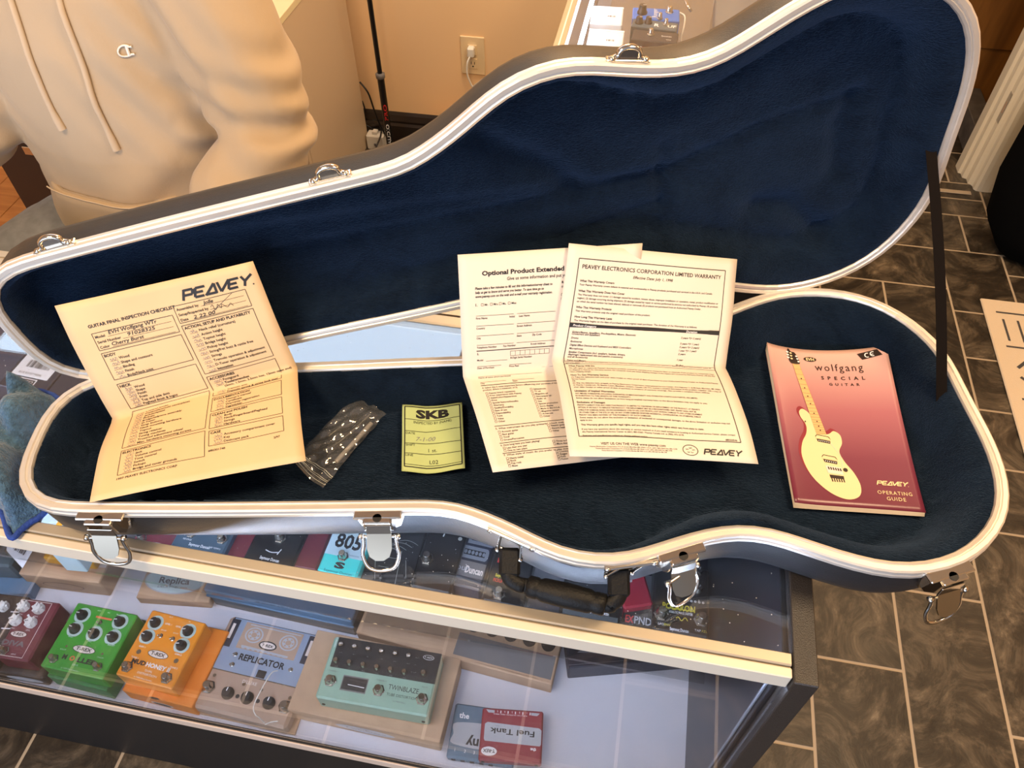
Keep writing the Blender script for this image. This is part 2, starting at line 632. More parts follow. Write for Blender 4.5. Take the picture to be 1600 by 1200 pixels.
def empty(name, loc, rot=None, label=None, cat=None, group=None, M=None):
    o = bpy.data.objects.new(name, None)
    o.empty_display_size = .05
    COL.objects.link(o)
    if M is not None: o.matrix_world = M
    else:
        o.location = loc
        if rot is not None: o.rotation_euler = (0, 0, rot)
    if label: tag(o, label, cat, group)
    return o
def tag(o, label, cat, group=None):
    o['label'] = label
    o['category'] = cat
    if group: o['group'] = group
    return o
def struct(o):
    o['kind'] = 'structure'
    return o
def plabel(o, t):
    o['label'] = t
    return o
def spline(pts, n=8, closed=False):
    P = [V(p) for p in pts]
    N = len(P)
    out = []
    for i in range(N if closed else N-1):
        a = P[i-1] if (i > 0 or closed) else P[0]
        b, c = P[i], P[(i+1) % N]
        d = P[(i+2) % N] if (i < N-2 or closed) else P[-1]
        for j in range(n):
            q = j/n
            out.append(.5*((2*b)+(c-a)*q+(2*a-5*b+4*c-d)*q*q+(3*b-a-3*c+d)*q**3))
    if not closed: out.append(P[-1])
    return out
def sstep(a, b, x):
    t = min(1, max(0, (x-a)/(b-a)))
    return t*t*(3-2*t)

# ------------------------------------------------------------------ the room
def build_floor():
    h = .1018
    ox, oy = .727, .996
    x0, x1, y0, y1 = -32, 26, -36, 36
    used = {}
    tiles = []
    ex = [(0, 2, -4, 0), (-2, 0, -6, -2), (-2, 0, -2, 2), (-4, -2, -8, -4), (-4, -2, -4, 0), (2, 4, -3, 2), (0, 4, 2, 4), (-1, 3, 4, 6),
          (1, 3, 6, 11), (-1, 1, 6, 11), (3, 7, 6, 8), (3, 7, 8, 10), (3, 5, 10, 13), (-1, 3, 11, 13), (3, 7, 4, 6), (0, 4, 13, 15), (-1, 5, 15, 16), (4, 8, 2, 4), (4, 6, -3, 2),
          (2, 4, -7, -3), (0, 2, -8, -4), (-2, 0, -10, -6), (-6, -4, -6, -2), (-6, -4, -10, -6), (-4, -2, -12, -8)]
    def free(a, b, c, d):
        return all((i, j) not in used and x0 <= i < x1 and y0 <= j < y1 for i in range(a, b) for j in range(c, d))
    def put(a, b, c, d):
        tiles.append((a, b, c, d))
        for i in range(a, b):
            for j in range(c, d): used[(i, j)] = 1
    for t in ex:
        if free(*t): put(*t)
    rnd = random.Random(3)
    for i in range(x0, x1):
        for j in range(y0, y1):
            if (i, j) in used: continue
            opts = [(2, 4), (4, 2)]
            rnd.shuffle(opts)
            for (a, c) in opts+[(2, 3), (3, 2), (2, 2), (2, 1), (1, 2), (1, 1)]:
                if free(i, i+a, j, j+c):
                    put(i, i+a, j, j+c)
                    break
    mb = MB()
    g = .0036
    mb.box(ox+x0*h, ox+x1*h, oy+y0*h, oy+y1*h, -.05, -.0012, 'grout')
    cs = [(0, 0, 0)]*8
    for (a, b, c, d) in tiles:
        X0, X1, Y0, Y1 = ox+a*h+g, ox+b*h-g, oy+c*h+g, oy+d*h-g
        mb.add([(X0, Y0, 0), (X1, Y0, 0), (X1, Y1, 0), (X0, Y1, 0)], [(0, 1, 2, 3)], 'floor')
        r = (rnd.random(), rnd.random(), rnd.random())
        cs += [r]*4
    o = mb.build('floor', fix=False)
    at_ = o.data.attributes.new('tile', 'FLOAT_VECTOR', 'POINT')
    at_.data.foreach_set('vector', [k for c in cs for k in c])
    return struct(o)
build_floor()
def sbox(name, x0, x1, y0, y1, z0, z1, m, b=0):
    mb = MB()
    mb.box(x0, x1, y0, y1, z0, z1, m, b)
    return struct(mb.build(name))
CEIL = 2.6
sbox('ceiling', -3.2, 3.2, -2.6, 4.6, CEIL, CEIL+.08, 'ceiling_paint')
sbox('wall_back', -3.2, .36, 2.62, 2.76, 0, CEIL, 'wall_paint')
sbox('wall_left', -3.3, -3.2, -2.6, 2.76, 0, CEIL, 'wall_paint')
sbox('wall_right', 1.30, 3.2, 2.70, 2.84, 0, CEIL, 'wall_paint')
sbox('wall_side', 3.2, 3.3, -2.6, 4.6, 0, CEIL, 'wall_paint')
sbox('wall_far', -.2, 3.2, 4.5, 4.6, 0, CEIL, 'wall_paint')
sbox('trim_1', .36, 1.30, 2.66, 2.84, 2.08, CEIL, 'wall_paint')
def baseboard():
    mb = MB()
    P = [(0, 0), (-.022, 0), (-.022, .085), (-.016, .095), (-.018, .105), (-.010, .125), (-.004, .135), (0, .135)]
    mb.prism(P, -3.2, .36, 'base_dark', Matrix(((0, 0, 1, 0), (1, 0, 0, 2.62), (0, 1, 0, .001), (0, 0, 0, 1))))
    return struct(mb.build('baseboard_back'))
baseboard()
def door_frame():
    mb = MB()
    P = [(1.176, 2.84), (1.176, 2.795), (1.186, 2.79), (1.186, 2.765), (1.200, 2.758), (1.200, 2.73), (1.208, 2.725), (1.214, 2.715), (1.214, 2.695), (1.222, 2.686), (1.236, 2.684), (1.262, 2.684), (1.30, 2.690), (1.30, 2.84)]
    mb.prism(P, .0, 2.08, 'trim_cream')
    mb.box(.36, 1.18, 2.684, 2.84, 2.02, 2.08, 'trim_cream')
    mb.box(.36, .40, 2.684, 2.84, 0, 2.08, 'trim_cream')
    o = struct(mb.build('trim_2'))
    s = MB()
    s.box(-.001, .001, -.013, .013, -.055, .055, 'rail_beige', .0008)
    s.box(-.002, .002, -.006, .006, -.02, .02, 'kraft')
    s.build('strike_plate', o, TR(1.1995, 2.744, .30) )
    return o
door_frame()
sbox('trim_3', .40, 1.20, 2.655, 2.675, 0.0005, .004, 'grout', .001)
def far_door():
    mb = MB()
    mb.box(.30, 1.98, 3.28, 3.32, .004, 2.05, 'door_wood', .003)
    for x in (.42, 1.02, 1.6):
        mb.box(x, x+.34, 3.272, 3.285, .25, .95, 'door_wood', .01)
        mb.box(x, x+.34, 3.272, 3.285, 1.1, 1.9, 'door_wood', .01)
    return struct(mb.build('door_1'))
far_door()
sbox('trim_4', 1.22, 1.295, 2.845, 3.24, .0005, .11, 'stone_base', .003)
# wooden floor area behind the counter
def wood_floor():
    mb = MB()
    x = -3.19
    k = 0
    while x < -1.30:
        mb.box(x, min(x+.118, -1.30), .80, 2.58, .0006, .012, 'wood', .0015)
        x += .12
    o = struct(mb.build('trim_5'))
    return o
wood_floor()

def ceiling_light(x0, x1, y0, y1, label):
    r = empty('ceiling_light', ((x0+x1)/2, (y0+y1)/2, CEIL), None, label, 'light')
    hx, hy = (x1-x0)/2, (y1-y0)/2
    a = MB()
    for (p, q, s_, t) in ((-hx-.02, hx+.02, -hy-.02, -hy), (-hx-.02, hx+.02, hy, hy+.02), (-hx-.02, -hx, -hy, hy), (hx, hx+.02, -hy, hy)):
        a.box(p, q, s_, t, -.016, -.001, 'aluminium', .002)
    a.build('frame', r)
    d = MB()
    d.box(-hx, hx, -hy, hy, -.012, -.006, 'panel')
    d.build('diffuser', r)
ceiling_light(-2.52, -.62, 1.76, 2.21, 'long cool white ceiling light panel mirrored in the counter glass')

def rug():
    mb = MB()
    x0, x1, y0, y1 = 1.122, 1.92, .36, 2.08
    mb.box(x0, x1, y0, y1, .001, .009, 'rug', .003)
    z = .0096
    def L(a, b, w_=.007): mb.line(a, b, w_, 'rug_dark', z)
    y = y1-.06
    while y > y0+.38:
        L((x0+.035, y), (x1-.035, y))
        for k in range(17):
            L((x0+.05+k*.043, y-.03), (x0+.05+k*.043, y-.125))
        L((x0+.035, y-.15), (x1-.035, y-.15))
        for k in range(5):
            cx = x0+.105+k*.155
            for sy in (1, -1):
                cy = y-.255
                L((cx-.055, cy+sy*.018), (cx, cy+sy*.075), .010)
                L((cx, cy+sy*.075), (cx+.055, cy+sy*.018), .010)
        L((x0+.035, y-.36), (x1-.035, y-.36))
        for k in range(17):
            L((x0+.05+k*.043, y-.385), (x0+.05+k*.043, y-.47))
        L((x0+.035, y-.495), (x1-.035, y-.495))
        y -= .56
    return tag(mb.build('rug', fix=False), 'cream woven rug with dark stripes and diamonds on the tile floor', 'rug')
rug()

# ------------------------------------------------------------------ display counter (the case stands on it)
YF, YB, XR, XL = .315, .745, .232, -1.75
ZD = .374
DC = empty('display_counter', ((XR+XL)/2, (YF+YB)/2, 0), None, 'glass topped display counter with beige rail under the open guitar case', 'display counter')
def dc(mb, name, lab=None):
    o = mb.build(name, DC)
    o.matrix_parent_inverse = Matrix.Translation(-V(DC.location))
    if lab: plabel(o, lab)
    return o
b = MB(); b.box(XL+.03, .2075, YF+.018, YB-.03, .994, 1.0, 'glass_top'); dc(b, 'glass_top')
b = MB(); b.box(XL+.03, .2075, YF+.0020, YF+.0060, ZD+.004, .972, 'glass_front'); dc(b, 'front_glass')
b = MB(); b.box(XL+.03, .2075, .475, YB-.032, .532, .5395, 'glass_clear'); dc(b, 'glass_shelf')
b = MB(); b.box(.2085, XR, YF-.006, YB, 0, 1.0, 'end_laminate', .0012); b.box(.2025, .2085, YF+.012, YB-.01, ZD, .985, 'panel_dark', .001); b.box(.1995, .2025, YF+.018, YF+.022, ZD, .97, 'grey_card', .001); dc(b, 'end_panel', 'black end panel')
b = MB(); b.box(XL, XL+.024, YF, YB, 0, 1.0, 'black_laminate', .0012); dc(b, 'end_panel', 'black end panel')
def front_rail():
    b = MB()
    P = [(YF, .973), (YF, .9975), (YF+.0015, .9990), (YF+.0085, .9990), (YF+.0085, .9965), (YF+.0100, .9965), (YF+.0100, 1.0005), (YF+.0115, 1.0015), (YF+.0215, 1.0015), (YF+.0225, 1.0003), (YF+.0225, .990), (YF+.016, .973)]
    b.prism(P, XL+.024, .2065, 'rail_beige', Matrix(((0, 0, 1, 0), (1, 0, 0, 0), (0, 1, 0, 0), (0, 0, 0, 1))))
    dc(b, 'top_rail', 'beige metal top rail')
    b = MB()
    b.box(XL+.024, .2075, YF-.0012, YF+.0085, .9745, .9994, 'rail_cream', .001)
    dc(b, 'rail_cap', 'cream front strip of the rail')
front_rail()
b = MB()
b.prism([(YB-.034, .99), (YB-.034, 1.0), (YB-.016, 1.0), (YB-.016, .998), (YB-.012, .998), (YB-.012, 1.0), (YB, 1.0), (YB, .97), (YB-.02, .97)], XL+.024, .2085, 'rail_beige', Matrix(((0, 0, 1, 0), (1, 0, 0, 0), (0, 1, 0, 0), (0, 0, 0, 1))))
dc(b, 'back_rail')
b = MB(); b.box(XL+.024, .2025, YF+.007, YB-.02, ZD-.012, ZD, 'deck_white'); dc(b, 'deck', 'white display deck')
b = MB(); b.box(XL+.024, .2085, YF-.002, YF+.0065, ZD-.026, ZD+.001, 'trim_tan', .001); b.box(XL+.024, .2085, YF+.0005, YF+.0065, ZD+.001, ZD+.004, 'black_matte'); dc(b, 'bottom_trim', 'cream strip along the deck edge')
b = MB(); b.box(XL+.024, .2085, YF+.001, YB-.01, .0, ZD-.0265, 'black_laminate', .001); dc(b, 'base_cabinet', 'black base')
b = MB(); b.box(XL+.024, .2085, YB-.02, YB-.012, ZD, .97, 'navy_box'); dc(b, 'back_panel')
b = MB(); b.box(XL+.06, .19, YF+.0075, YF+.0155, .962, .970, 'led'); dc(b, 'light_strip', 'white light strip under the top rail')  # unseen glowing strip, added to brighten the inside of the counter

# ------------------------------------------------------------------ guitar case
SD = [(-0.3910,0.0278),(-0.4071,0.0255),(-0.4231,0.0231),(-0.4392,0.0208),(-0.4552,0.0184),(-0.4713,0.0161),(-0.4874,0.0138),(-0.5035,0.0117),(-0.5196,0.0097),(-0.5357,0.0079),(-0.5519,0.0063),(-0.5680,0.0051),(-0.5842,0.0047),(-0.6002,0.0057),(-0.6156,0.0089),(-0.6298,0.0152),(-0.6416,0.0247),(-0.6504,0.0372),(-0.6559,0.0518),(-0.6593,0.0674),(-0.6616,0.0834),(-0.6633,0.0994),(-0.6632,0.1152),(-0.6600,0.1302),(-0.6529,0.1434),(-0.6419,0.1536),(-0.6283,0.1607),(-0.6131,0.1653),(-0.5973,0.1687),(-0.5813,0.1717),(-0.5654,0.1746),(-0.5494,0.1775),(-0.5334,0.1804),(-0.5174,0.1832),(-0.5014,0.1860),(-0.4855,0.1888),(-0.4695,0.1915),(-0.4534,0.1942),(-0.4374,0.1969),(-0.4214,0.1995),(-0.4054,0.2021),(-0.3894,0.2047),(-0.3733,0.2073),(-0.3573,0.2099),(-0.3413,0.2124),(-0.3252,0.2150),(-0.3092,0.2175),(-0.2932,0.2201),(-0.2772,0.2227),(-0.2612,0.2256),(-0.2457,0.2295),(-0.2307,0.2351),(-0.2165,0.2426),(-0.2029,0.2512),(-0.1897,0.2606),(-0.1769,0.2705),(-0.1643,0.2808),(-0.1516,0.2907),(-0.1382,0.2996),(-0.1239,0.3067),(-0.1087,0.3118),(-0.0930,0.3148),(-0.0771,0.3155),(-0.0611,0.3143),(-0.0450,0.3120),(-0.0290,0.3095),(-0.0130,0.3073),(0.0031,0.3058),(0.0193,0.3055),(0.0352,0.3069),(0.0508,0.3104),(0.0658,0.3160),(0.0801,0.3234),(0.0939,0.3318),(0.1076,0.3404),(0.1214,0.3489),(0.1356,0.3568),(0.1501,0.3637),(0.1652,0.3691),(0.1809,0.3725),(0.1968,0.3739),(0.2128,0.3731),(0.2286,0.3703),(0.2438,0.3654),(0.2584,0.3587),(0.2721,0.3503),(0.2846,0.3403),(0.2955,0.3287),(0.3047,0.3156),(0.3121,0.3014),(0.3180,0.2864),(0.3226,0.2709),(0.3262,0.2551),(0.3289,0.2391),(0.3311,0.2231),(0.3332,0.2070),(0.3355,0.1909),(0.3380,0.1749),(0.3404,0.1588),(0.3421,0.1428),(0.3424,0.1268),(0.3407,0.1109),(0.3370,0.0953),(0.3316,0.0801),(0.3245,0.0658),(0.3156,0.0526),(0.3047,0.0409),(0.2922,0.0311),(0.2783,0.0232),(0.2634,0.0173),(0.2479,0.0132),(0.2320,0.0105),(0.2159,0.0095),(0.1999,0.0101),(0.1839,0.0125),(0.1682,0.0160),(0.1525,0.0204),(0.1370,0.0252),(0.1216,0.0303),(0.1063,0.0355),(0.0909,0.0406),(0.0754,0.0455),(0.0598,0.0499),(0.0440,0.0538),(0.0282,0.0572),(0.0122,0.0601),(-0.0038,0.0624),(-0.0200,0.0641),(-0.0361,0.0651),(-0.0523,0.0654),(-0.0686,0.0651),(-0.0848,0.0643),(-0.1010,0.0631),(-0.1171,0.0617),(-0.1333,0.0600),(-0.1494,0.0581),(-0.1655,0.0561),(-0.1816,0.0539),(-0.1977,0.0518),(-0.2138,0.0497),(-0.2299,0.0476),(-0.2460,0.0456),(-0.2621,0.0436),(-0.2782,0.0416),(-0.2943,0.0397),(-0.3105,0.0379),(-0.3266,0.0360),(-0.3427,0.0341),(-0.3588,0.0321),(-0.3749,0.0300)]
HA, HY, HZ, LTH = .35575768, .7015937, 1.075, 1.54906598
HU = V((math.cos(HA), math.sin(HA), 0))
HN = V((math.sin(HA), -math.cos(HA), 0))
HO = V((0, HY, HZ))
HE = HN*math.cos(LTH) + V((0, 0, 1))*math.sin(LTH)
HK = HE.cross(HU)            # away from the viewer: the back of the open lid
NSD = len(SD)
SDV = [V(p) for p in SD]
cen = sum(SDV, V((0, 0)))/NSD
NRM = []
for i in range(NSD):
    t = (SDV[(i+1) % NSD]-SDV[i-1]).normalized()
    NRM.append(V((t.y, -t.x)))
area2 = sum(SDV[i-1].x*SDV[i].y-SDV[i].x*SDV[i-1].y for i in range(NSD))
if area2 < 0: NRM = [-n for n in NRM]
for _ in range(4):
    NRM = [((NRM[i-1]+2*NRM[i]+NRM[(i+1) % NSD])).normalized() for i in range(NSD)]
def base_pt(s, d, h): return HO + HU*s + HN*d + V((0, 0, h))
def lid_pt(s, d, h): return HO + HU*s + HE*d - HK*h   # h < 0 lies inside the lid
GC = empty('guitar_case', at(760, 800, 1.0), None, 'open black hard guitar case with navy plush lining and aluminium rims', 'guitar case')
GCI = Matrix.Translation(-V(GC.location))
def gc(mb, name, lab=None, parent=None, fix=True):
    o = mb.build(name, parent or GC, fix=fix)
    if not parent: o.matrix_parent_inverse = GCI
    if lab: plabel(o, lab)
    return o
def ring(mb, pf, prof, m, closed=False, smooth=True):
    n = len(prof)
    vs = [pf(*(SDV[i]+NRM[i]*o_), h) for i in range(NSD) for o_, h in prof]
    fs = []
    for i in range(NSD):
        j = (i+1) % NSD
        for k in range(n if closed else n-1):
            l = (k+1) % n
            fs.append((i*n+k, i*n+l, j*n+l, j*n+k))
    mb.add(vs, fs, m, None, smooth)
    return vs
RIMP = [(-.001, -.010), (0, -.002), (.001, 0), (.0035, .0008), (.0050, -.0006), (.0058, -.0006), (.0068, .0010), (.0110, .0010), (.0128, -.0004), (.0132, -.0030), (.0124, -.0040), (.0124, -.0052), (.0134, -.0060), (.0134, -.0095), (.0122, -.0110), (.0085, -.0115)]
def half(pf, H, kind):
    mb = MB()
    ring(mb, pf, RIMP, 'aluminium', True, False)
    gc(mb, kind+'_rim', 'aluminium rim of the '+('lid' if kind == 'lid' else 'base'))
    mb = MB()
    prof = [(.0095, -.010), (.0092, -.016), (.0082, -H*.45), (.0062, -H*.70), (.0015, -H*.87), (-.0055, -H*.955), (-.014, -H*.99), (-.022, -H)]
    n = len(prof)
    ring(mb, pf, prof, 'black_shell')
    out = [SDV[i]+NRM[i]*(-.022) for i in range(NSD)]
    tri = geometry.delaunay_2d_cdt(out, [(i, (i+1) % NSD) for i in range(NSD)], [], 1, 1e-5)
    mb.add([pf(p.x, p.y, -H) for p in tri[0]], [tuple(f) for f in tri[2]], 'black_shell')
    gc(mb, kind+'_shell', 'black textured plastic shell of the '+('lid' if kind == 'lid' else 'base'))
def dist_out(p):
    best = 9
    for i in range(NSD):
        a, b_ = SDV[i-1], SDV[i]
        ab = b_-a
        t = max(0, min(1, (p-a).dot(ab)/ab.length_squared))
        q = (p-(a+ab*t)).length
        if q < best: best = q
    return best
def noise2(x, y):
    return math.sin(x*37+1.3)*math.sin(y*41+.7)*.5+math.sin(x*83+y*29)*.3+math.sin(x*19-y*71+2)*.4
GROOVES = [([(-.391, .115), (-.299, .125), (-.2, .135), (-.057, .151), (.043, .168), (.148, .216), (.241, .239)], .006, .006),
           ([(-.325, .054), (-.189, .078), (-.068, .089), (.046, .124)], .007, .005), ([(.034, .203), (.045, .124)], .006, .006),
           ([(.241, .239), (.238, .202), (.253, .146)], .013, .011), ([(.162, .104), (.202, .101), (.262, .054)], .014, .010),
           ([(-.164, .235), (-.128, .213), (-.087, .188), (-.061, .164)], .015, .012)]
def dist_pl(p, pl):
    best = 9
    for i in range(len(pl)-1):
        a, b_ = V(pl[i]), V(pl[i+1])
        ab = b_-a
        t = max(0, min(1, (p-a).dot(ab)/ab.length_squared))
        best = min(best, (p-(a+ab*t)).length)
    return best
def lining(pf, D, kind, g=.0078):
    s0, s1 = min(p.x for p in SDV), max(p.x for p in SDV)
    d0, d1 = min(p.y for p in SDV), max(p.y for p in SDV)
    ins = [SDV[i]+NRM[i]*.0005 for i in range(NSD)]
    pts = list(ins)
    ed = [(i, (i+1) % NSD) for i in range(NSD)]
    a = s0
    while a < s1:
        c = d0
        while c < d1:
            p = V((a+random.uniform(-.002, .002), c+random.uniform(-.002, .002)))
            if dist_out(p) > .006: pts.append(p)
            c += g
        a += g
    for i in range(NSD):
        for o_ in (-.002, -.005): pts.append(SDV[i]+NRM[i]*o_)
    r = geometry.delaunay_2d_cdt(pts, ed, [], 1, 1e-6)
    vs = []
    for p in r[0]:
        d = dist_out(p)
        body = sstep(-.12, .06, p.x)
        w_ = .017+.025*body
        t = min(1.0, max(0, d-.001)/w_)
        # rounded pad that meets the flat bottom in a crease
        f = t**2.0 if t < 1 else 1.0
        h = -.003-(D-.003)*f
        if d > .004: h += .0016*noise2(p.x, p.y)*min(1, d*60)
        # body hollow and neck block
        if t >= 1:
            h -= .004*body*sstep(.07, .11, d)
        h -= .004*math.exp(-((d-w_)/.005)**2)
        if kind == 'lid':
            e = abs(p.y-(.125+.10*(p.x+.4)*0))
            chan = sstep(.055, .040, abs(p.y-.105-.03*(p.x+.6)))*sstep(.10, .0, p.x)
            h -= .006*chan*min(1, d*25)
            for pl, wd, dp in GROOVES: h -= dp*math.exp(-(dist_pl(p, pl)/wd)**2)*min(1, d*30)
            h += .006*math.exp(-(((p.x-.02)/.05)**2+((p.y-.235)/.035)**2))
        else:
            h += .006*math.exp(-(((p.x-.03)/.045)**2+((p.y-.30)/.03)**2))
        if d < .0015: h = -.003
        vs.append(pf(p.x, p.y, h))
    mb = MB()
    mb.add(vs, [tuple(f) for f in r[2]], 'velvet', None, True)
    return gc(mb, kind+'_lining', 'navy plush lining of the '+('lid' if kind == 'lid' else 'base'))
half(base_pt, .0748, 'base')
half(lid_pt, .064, 'lid')
lining(base_pt, .052, 'base')
lining(lid_pt, .041, 'lid')

def near_i(px, py):
    P = at(px, py, HZ)-HO
    q = V((P.dot(HU), P.dot(HN)))
    return min(range(NSD), key=lambda i: (SDV[i]-q).length)
def rim_frame(i, lid=False):
    """origin on the outer rim edge: x along the rim, y outwards, z out of the opening"""
    n = NRM[i]
    t = V((n.y, -n.x))
    pf = lid_pt if lid else base_pt
    o = pf(*(SDV[i]+n*.0134), 0)
    z0 = pf(0, 0, 0)
    x = (pf(t.x, t.y, 0)-z0).normalized()
    y = (pf(n.x, n.y, 0)-z0).normalized()
    z = (pf(0, 0, 1)-z0).normalized()
    if x.cross(y).dot(z) < 0: x = -x
    return frame(o, x, y, z)
def latch(i, lab, tilt=.55, sw=0):
    T = rim_frame(i)
    r = MB()
    r.prism([(-.024, -.002), (.024, -.002), (.025, -.012), (.020, -.030), (.012, -.036), (-.012, -.036), (-.020, -.030), (-.025, -.012)], 0, .003, 'chrome', Matrix(((1, 0, 0, 0), (0, 0, 1, -.004), (0, 1, 0, 0), (0, 0, 0, 1))))
    r.box(-.024, .024, -.003, .008, -.0045, -.001, 'chrome', .0012)
    r.box(-.0135, .0135, -.001, .013, -.0042, -.0018, 'chrome', .001)
    for s_ in (-1, 1):
        r.prism([(-.001, -.003), (.012, -.004), (.010, -.022), (.003, -.034), (-.001, -.034)], s_*.0135-.001, s_*.0135+.001, 'chrome', Matrix(((0, 0, 1, 0), (1, 0, 0, 0), (0, 1, 0, 0), (0, 0, 0, 1))))
    r.cyl(.0045, 0, .0016, 'black_matte', T=TR(0, .0072, -.0026), n=12)
    root = gc(r, 'latch', lab)
    root.data.transform(T)
    # lever with rounded end
    lv = MB()
    P = [(-.0125, 0), (.0125, 0), (.0125, .016), (.010, .024), (.004, .028), (-.004, .028), (-.010, .024), (-.0125, .016)]
    lv.prism(P, -.001, .001, 'lever', I4)
    lv.box(-.0125, .0125, -.012, .0015, -.001, .001, 'chrome', .0005, T=RX(-.5))
    o = lv.build('lever', root)
    o.data.transform(T @ TR(0, .013, -.022) @ RX(-tilt))
    bl = MB()
    pts = spline([(-.0165, -.002, 0), (-.0168, .010, 0), (-.0185, .022, 0), (-.013, .036, 0), (0, .040, 0), (.013, .036, 0), (.0185, .022, 0), (.0168, .010, 0), (.0165, -.002, 0)], 5)
    bl.tube(pts, .0022, 'chrome', 8, flat=.7)
    bl.tube([(-.020, 0, 0), (.020, 0, 0)], .0016, 'chrome', 8)
    for s_ in (-1, 1): bl.lathe([(0, -.0025), (.0032, -.0018), (.0032, .0018), (0, .0025)], 'chrome', TR(s_*.019, 0, 0) @ RY(PI/2), 10, cap=False)
    o = bl.build('bail', root)
    o.data.transform(T @ TR(0, .014, -.026) @ RZ(sw) @ RX(-tilt-.25))
    return root
def catch(i):
    T = rim_frame(i, True)
    r = MB()
    r.box(-.021, .021, -.002, .002, -.011, -.003, 'chrome', .0008)
    pts = [(-.018, .001, -.006), (-.011, .004, -.007), (-.0095, .009, -.007), (-.004, .0125, -.007), (.004, .0125, -.007), (.0095, .009, -.007), (.011, .004, -.007), (.018, .001, -.006)]
    r.tube(spline(pts, 4), .0022, 'chrome', 8, flat=1.6)
    r.box(-.009, .009, 0, .010, -.0078, -.0062, 'chrome', .0006)
    for s_ in (-1, 1): r.lathe([(0, -.001), (.0035, 0), (.003, .003), (0, .0035)], 'chrome', TR(s_*.016, .001, -.005) @ RX(-PI/2), 10, cap=False)
    o = gc(r, 'latch_catch', 'chrome catch on the lid rim')
    o.data.transform(T)
    return o
def near_lid(px, py):
    best, bi = 1e9, 0
    for i in range(NSD):
        c = lid_pt(*SDV[i], 0)-CAM
        x, y, z = c.dot(RT), c.dot(DN), c.dot(_fw)
        e = (800+F_PX*x/z-px)**2+(600+F_PX*y/z-py)**2
        if e < best: best, bi = e, i
    return bi
latch(near_i(165, 783), 'chrome latch at the neck end', 1.1)
latch(near_i(596, 781), 'chrome latch below the green tag', .8)
latch(near_i(1048, 842), 'chrome latch right of the handle', 1.0, .3)
latch(near_i(1462, 876), 'chrome latch at the body end', 1.05)
for q in ((512, 300), (86, 402), (982, 122)): catch(near_lid(*q))
def hinge(i0, ln, lab):
    r = MB()
    n = 5
    for k in range(n):
        r.cyl(.0032, -ln/2+k*ln/n+.0004, -ln/2+(k+1)*ln/n-.0004, 'chrome', T=RY(PI/2), n=10)
    r.box(-ln/2, ln/2, -.002, .007, -.0012, 0, 'chrome', .0003)
    o = gc(r, 'hinge', lab)
    s, d = i0
    o.data.transform(frame(HO+HU*s+HN*d+V((0, 0, -.004)), HU, HN, V((0, 0, 1))))
    return o
P_ = at(1246, 451, HZ)-HO
hinge((P_.dot(HU), -.005), .046, 'chrome hinge at the body')
hinge((-.575, -.010), .046, 'chrome hinge at the neck end')
hinge((.05, -.004), .046, 'chrome hinge behind the papers')
def handle():
    i0, i1 = near_i(806, 818), near_i(972, 863)
    T0, T1 = rim_frame(i0), rim_frame(i1)
    root = MB()
    z = 1.033
    A = [at(797, 862, 1.052), at(793, 880, 1.047), at(796, 903, 1.040), at(812, 914, 1.036), at(830, 917, 1.034)]
    Bp = [at(940, 944, 1.034), at(955, 943, 1.036), at(967, 932, 1.040), at(969, 908, 1.047), at(966, 893, 1.052)]
    path = spline(A+Bp, 6)
    root.tube(path, .0078, 'black_leather', 12, flat=.8)
    h = gc(root, 'handle', 'black leather carrying handle')
    g_ = MB()
    a, c = A[-1], Bp[0]
    dr = (c-a).normalized()
    L = (c-a).length
    yy = V((0, 0, 1)).cross(dr).normalized()
    zz = dr.cross(yy)
    R_ = frame(a, yy, zz, dr)
    g_.lathe([(.0085, -.004), (.0108, -.003), (.0108, .006), (.0098, .008), (.0118, .012), (.0125, L/2), (.0118, L-.012), (.0098, L-.008), (.0108, L-.006), (.0108, L+.003), (.0085, L+.004)], 'black_leather', R_, 18)
    g_.build('grip', h)
    for P4 in (A, Bp[::-1]):
        e = MB()
        d = (P4[2]-P4[0]).normalized()
        y_ = V((0, 0, 1)).cross(d).normalized()
        z_ = d.cross(y_)
        e.box(-.0105, .0105, -.0065, .0065, -.004, .024, 'black_leather', .003, T=frame(P4[0], y_, z_, d))
        e.build('end_tab', h)
    for T, P4 in ((T0, A[0]), (T1, Bp[-1])):
        m_ = MB()
        o = T.translation
        x = T.to_3x3() @ V((1, 0, 0))
        y = T.to_3x3() @ V((0, 1, 0))
        for s_ in (-1, 1):
            top = o+x*(.011*s_)+y*.001+V((0, 0, -.006))
            bot = P4+x*(.0125*s_)+y*.003
            m_.tube([top, bot], .0016, 'chrome', 8)
            m_.lathe([(0, -.002), (.0028, -.0012), (.0028, .0012), (0, .002)], 'chrome', TR(*bot), 10, cap=False)
        m_.tube([P4+x*.014, P4-x*.014], .0016, 'chrome', 8)
        m_.tube([o+x*.026+V((0, 0, -.005)), o-x*.026+V((0, 0, -.005))], .003, 'chrome', 8, flat=.6)
        for s_ in (-1, 1): m_.lathe([(0, 0), (.0035, .0006), (.003, .0026), (0, .0032)], 'chrome', frame(o+x*(.023*s_)+V((0, 0, -.006)), x, V((0, 0, 1)), y), 10, cap=False)
        m_.build('handle_bracket', h)
handle()
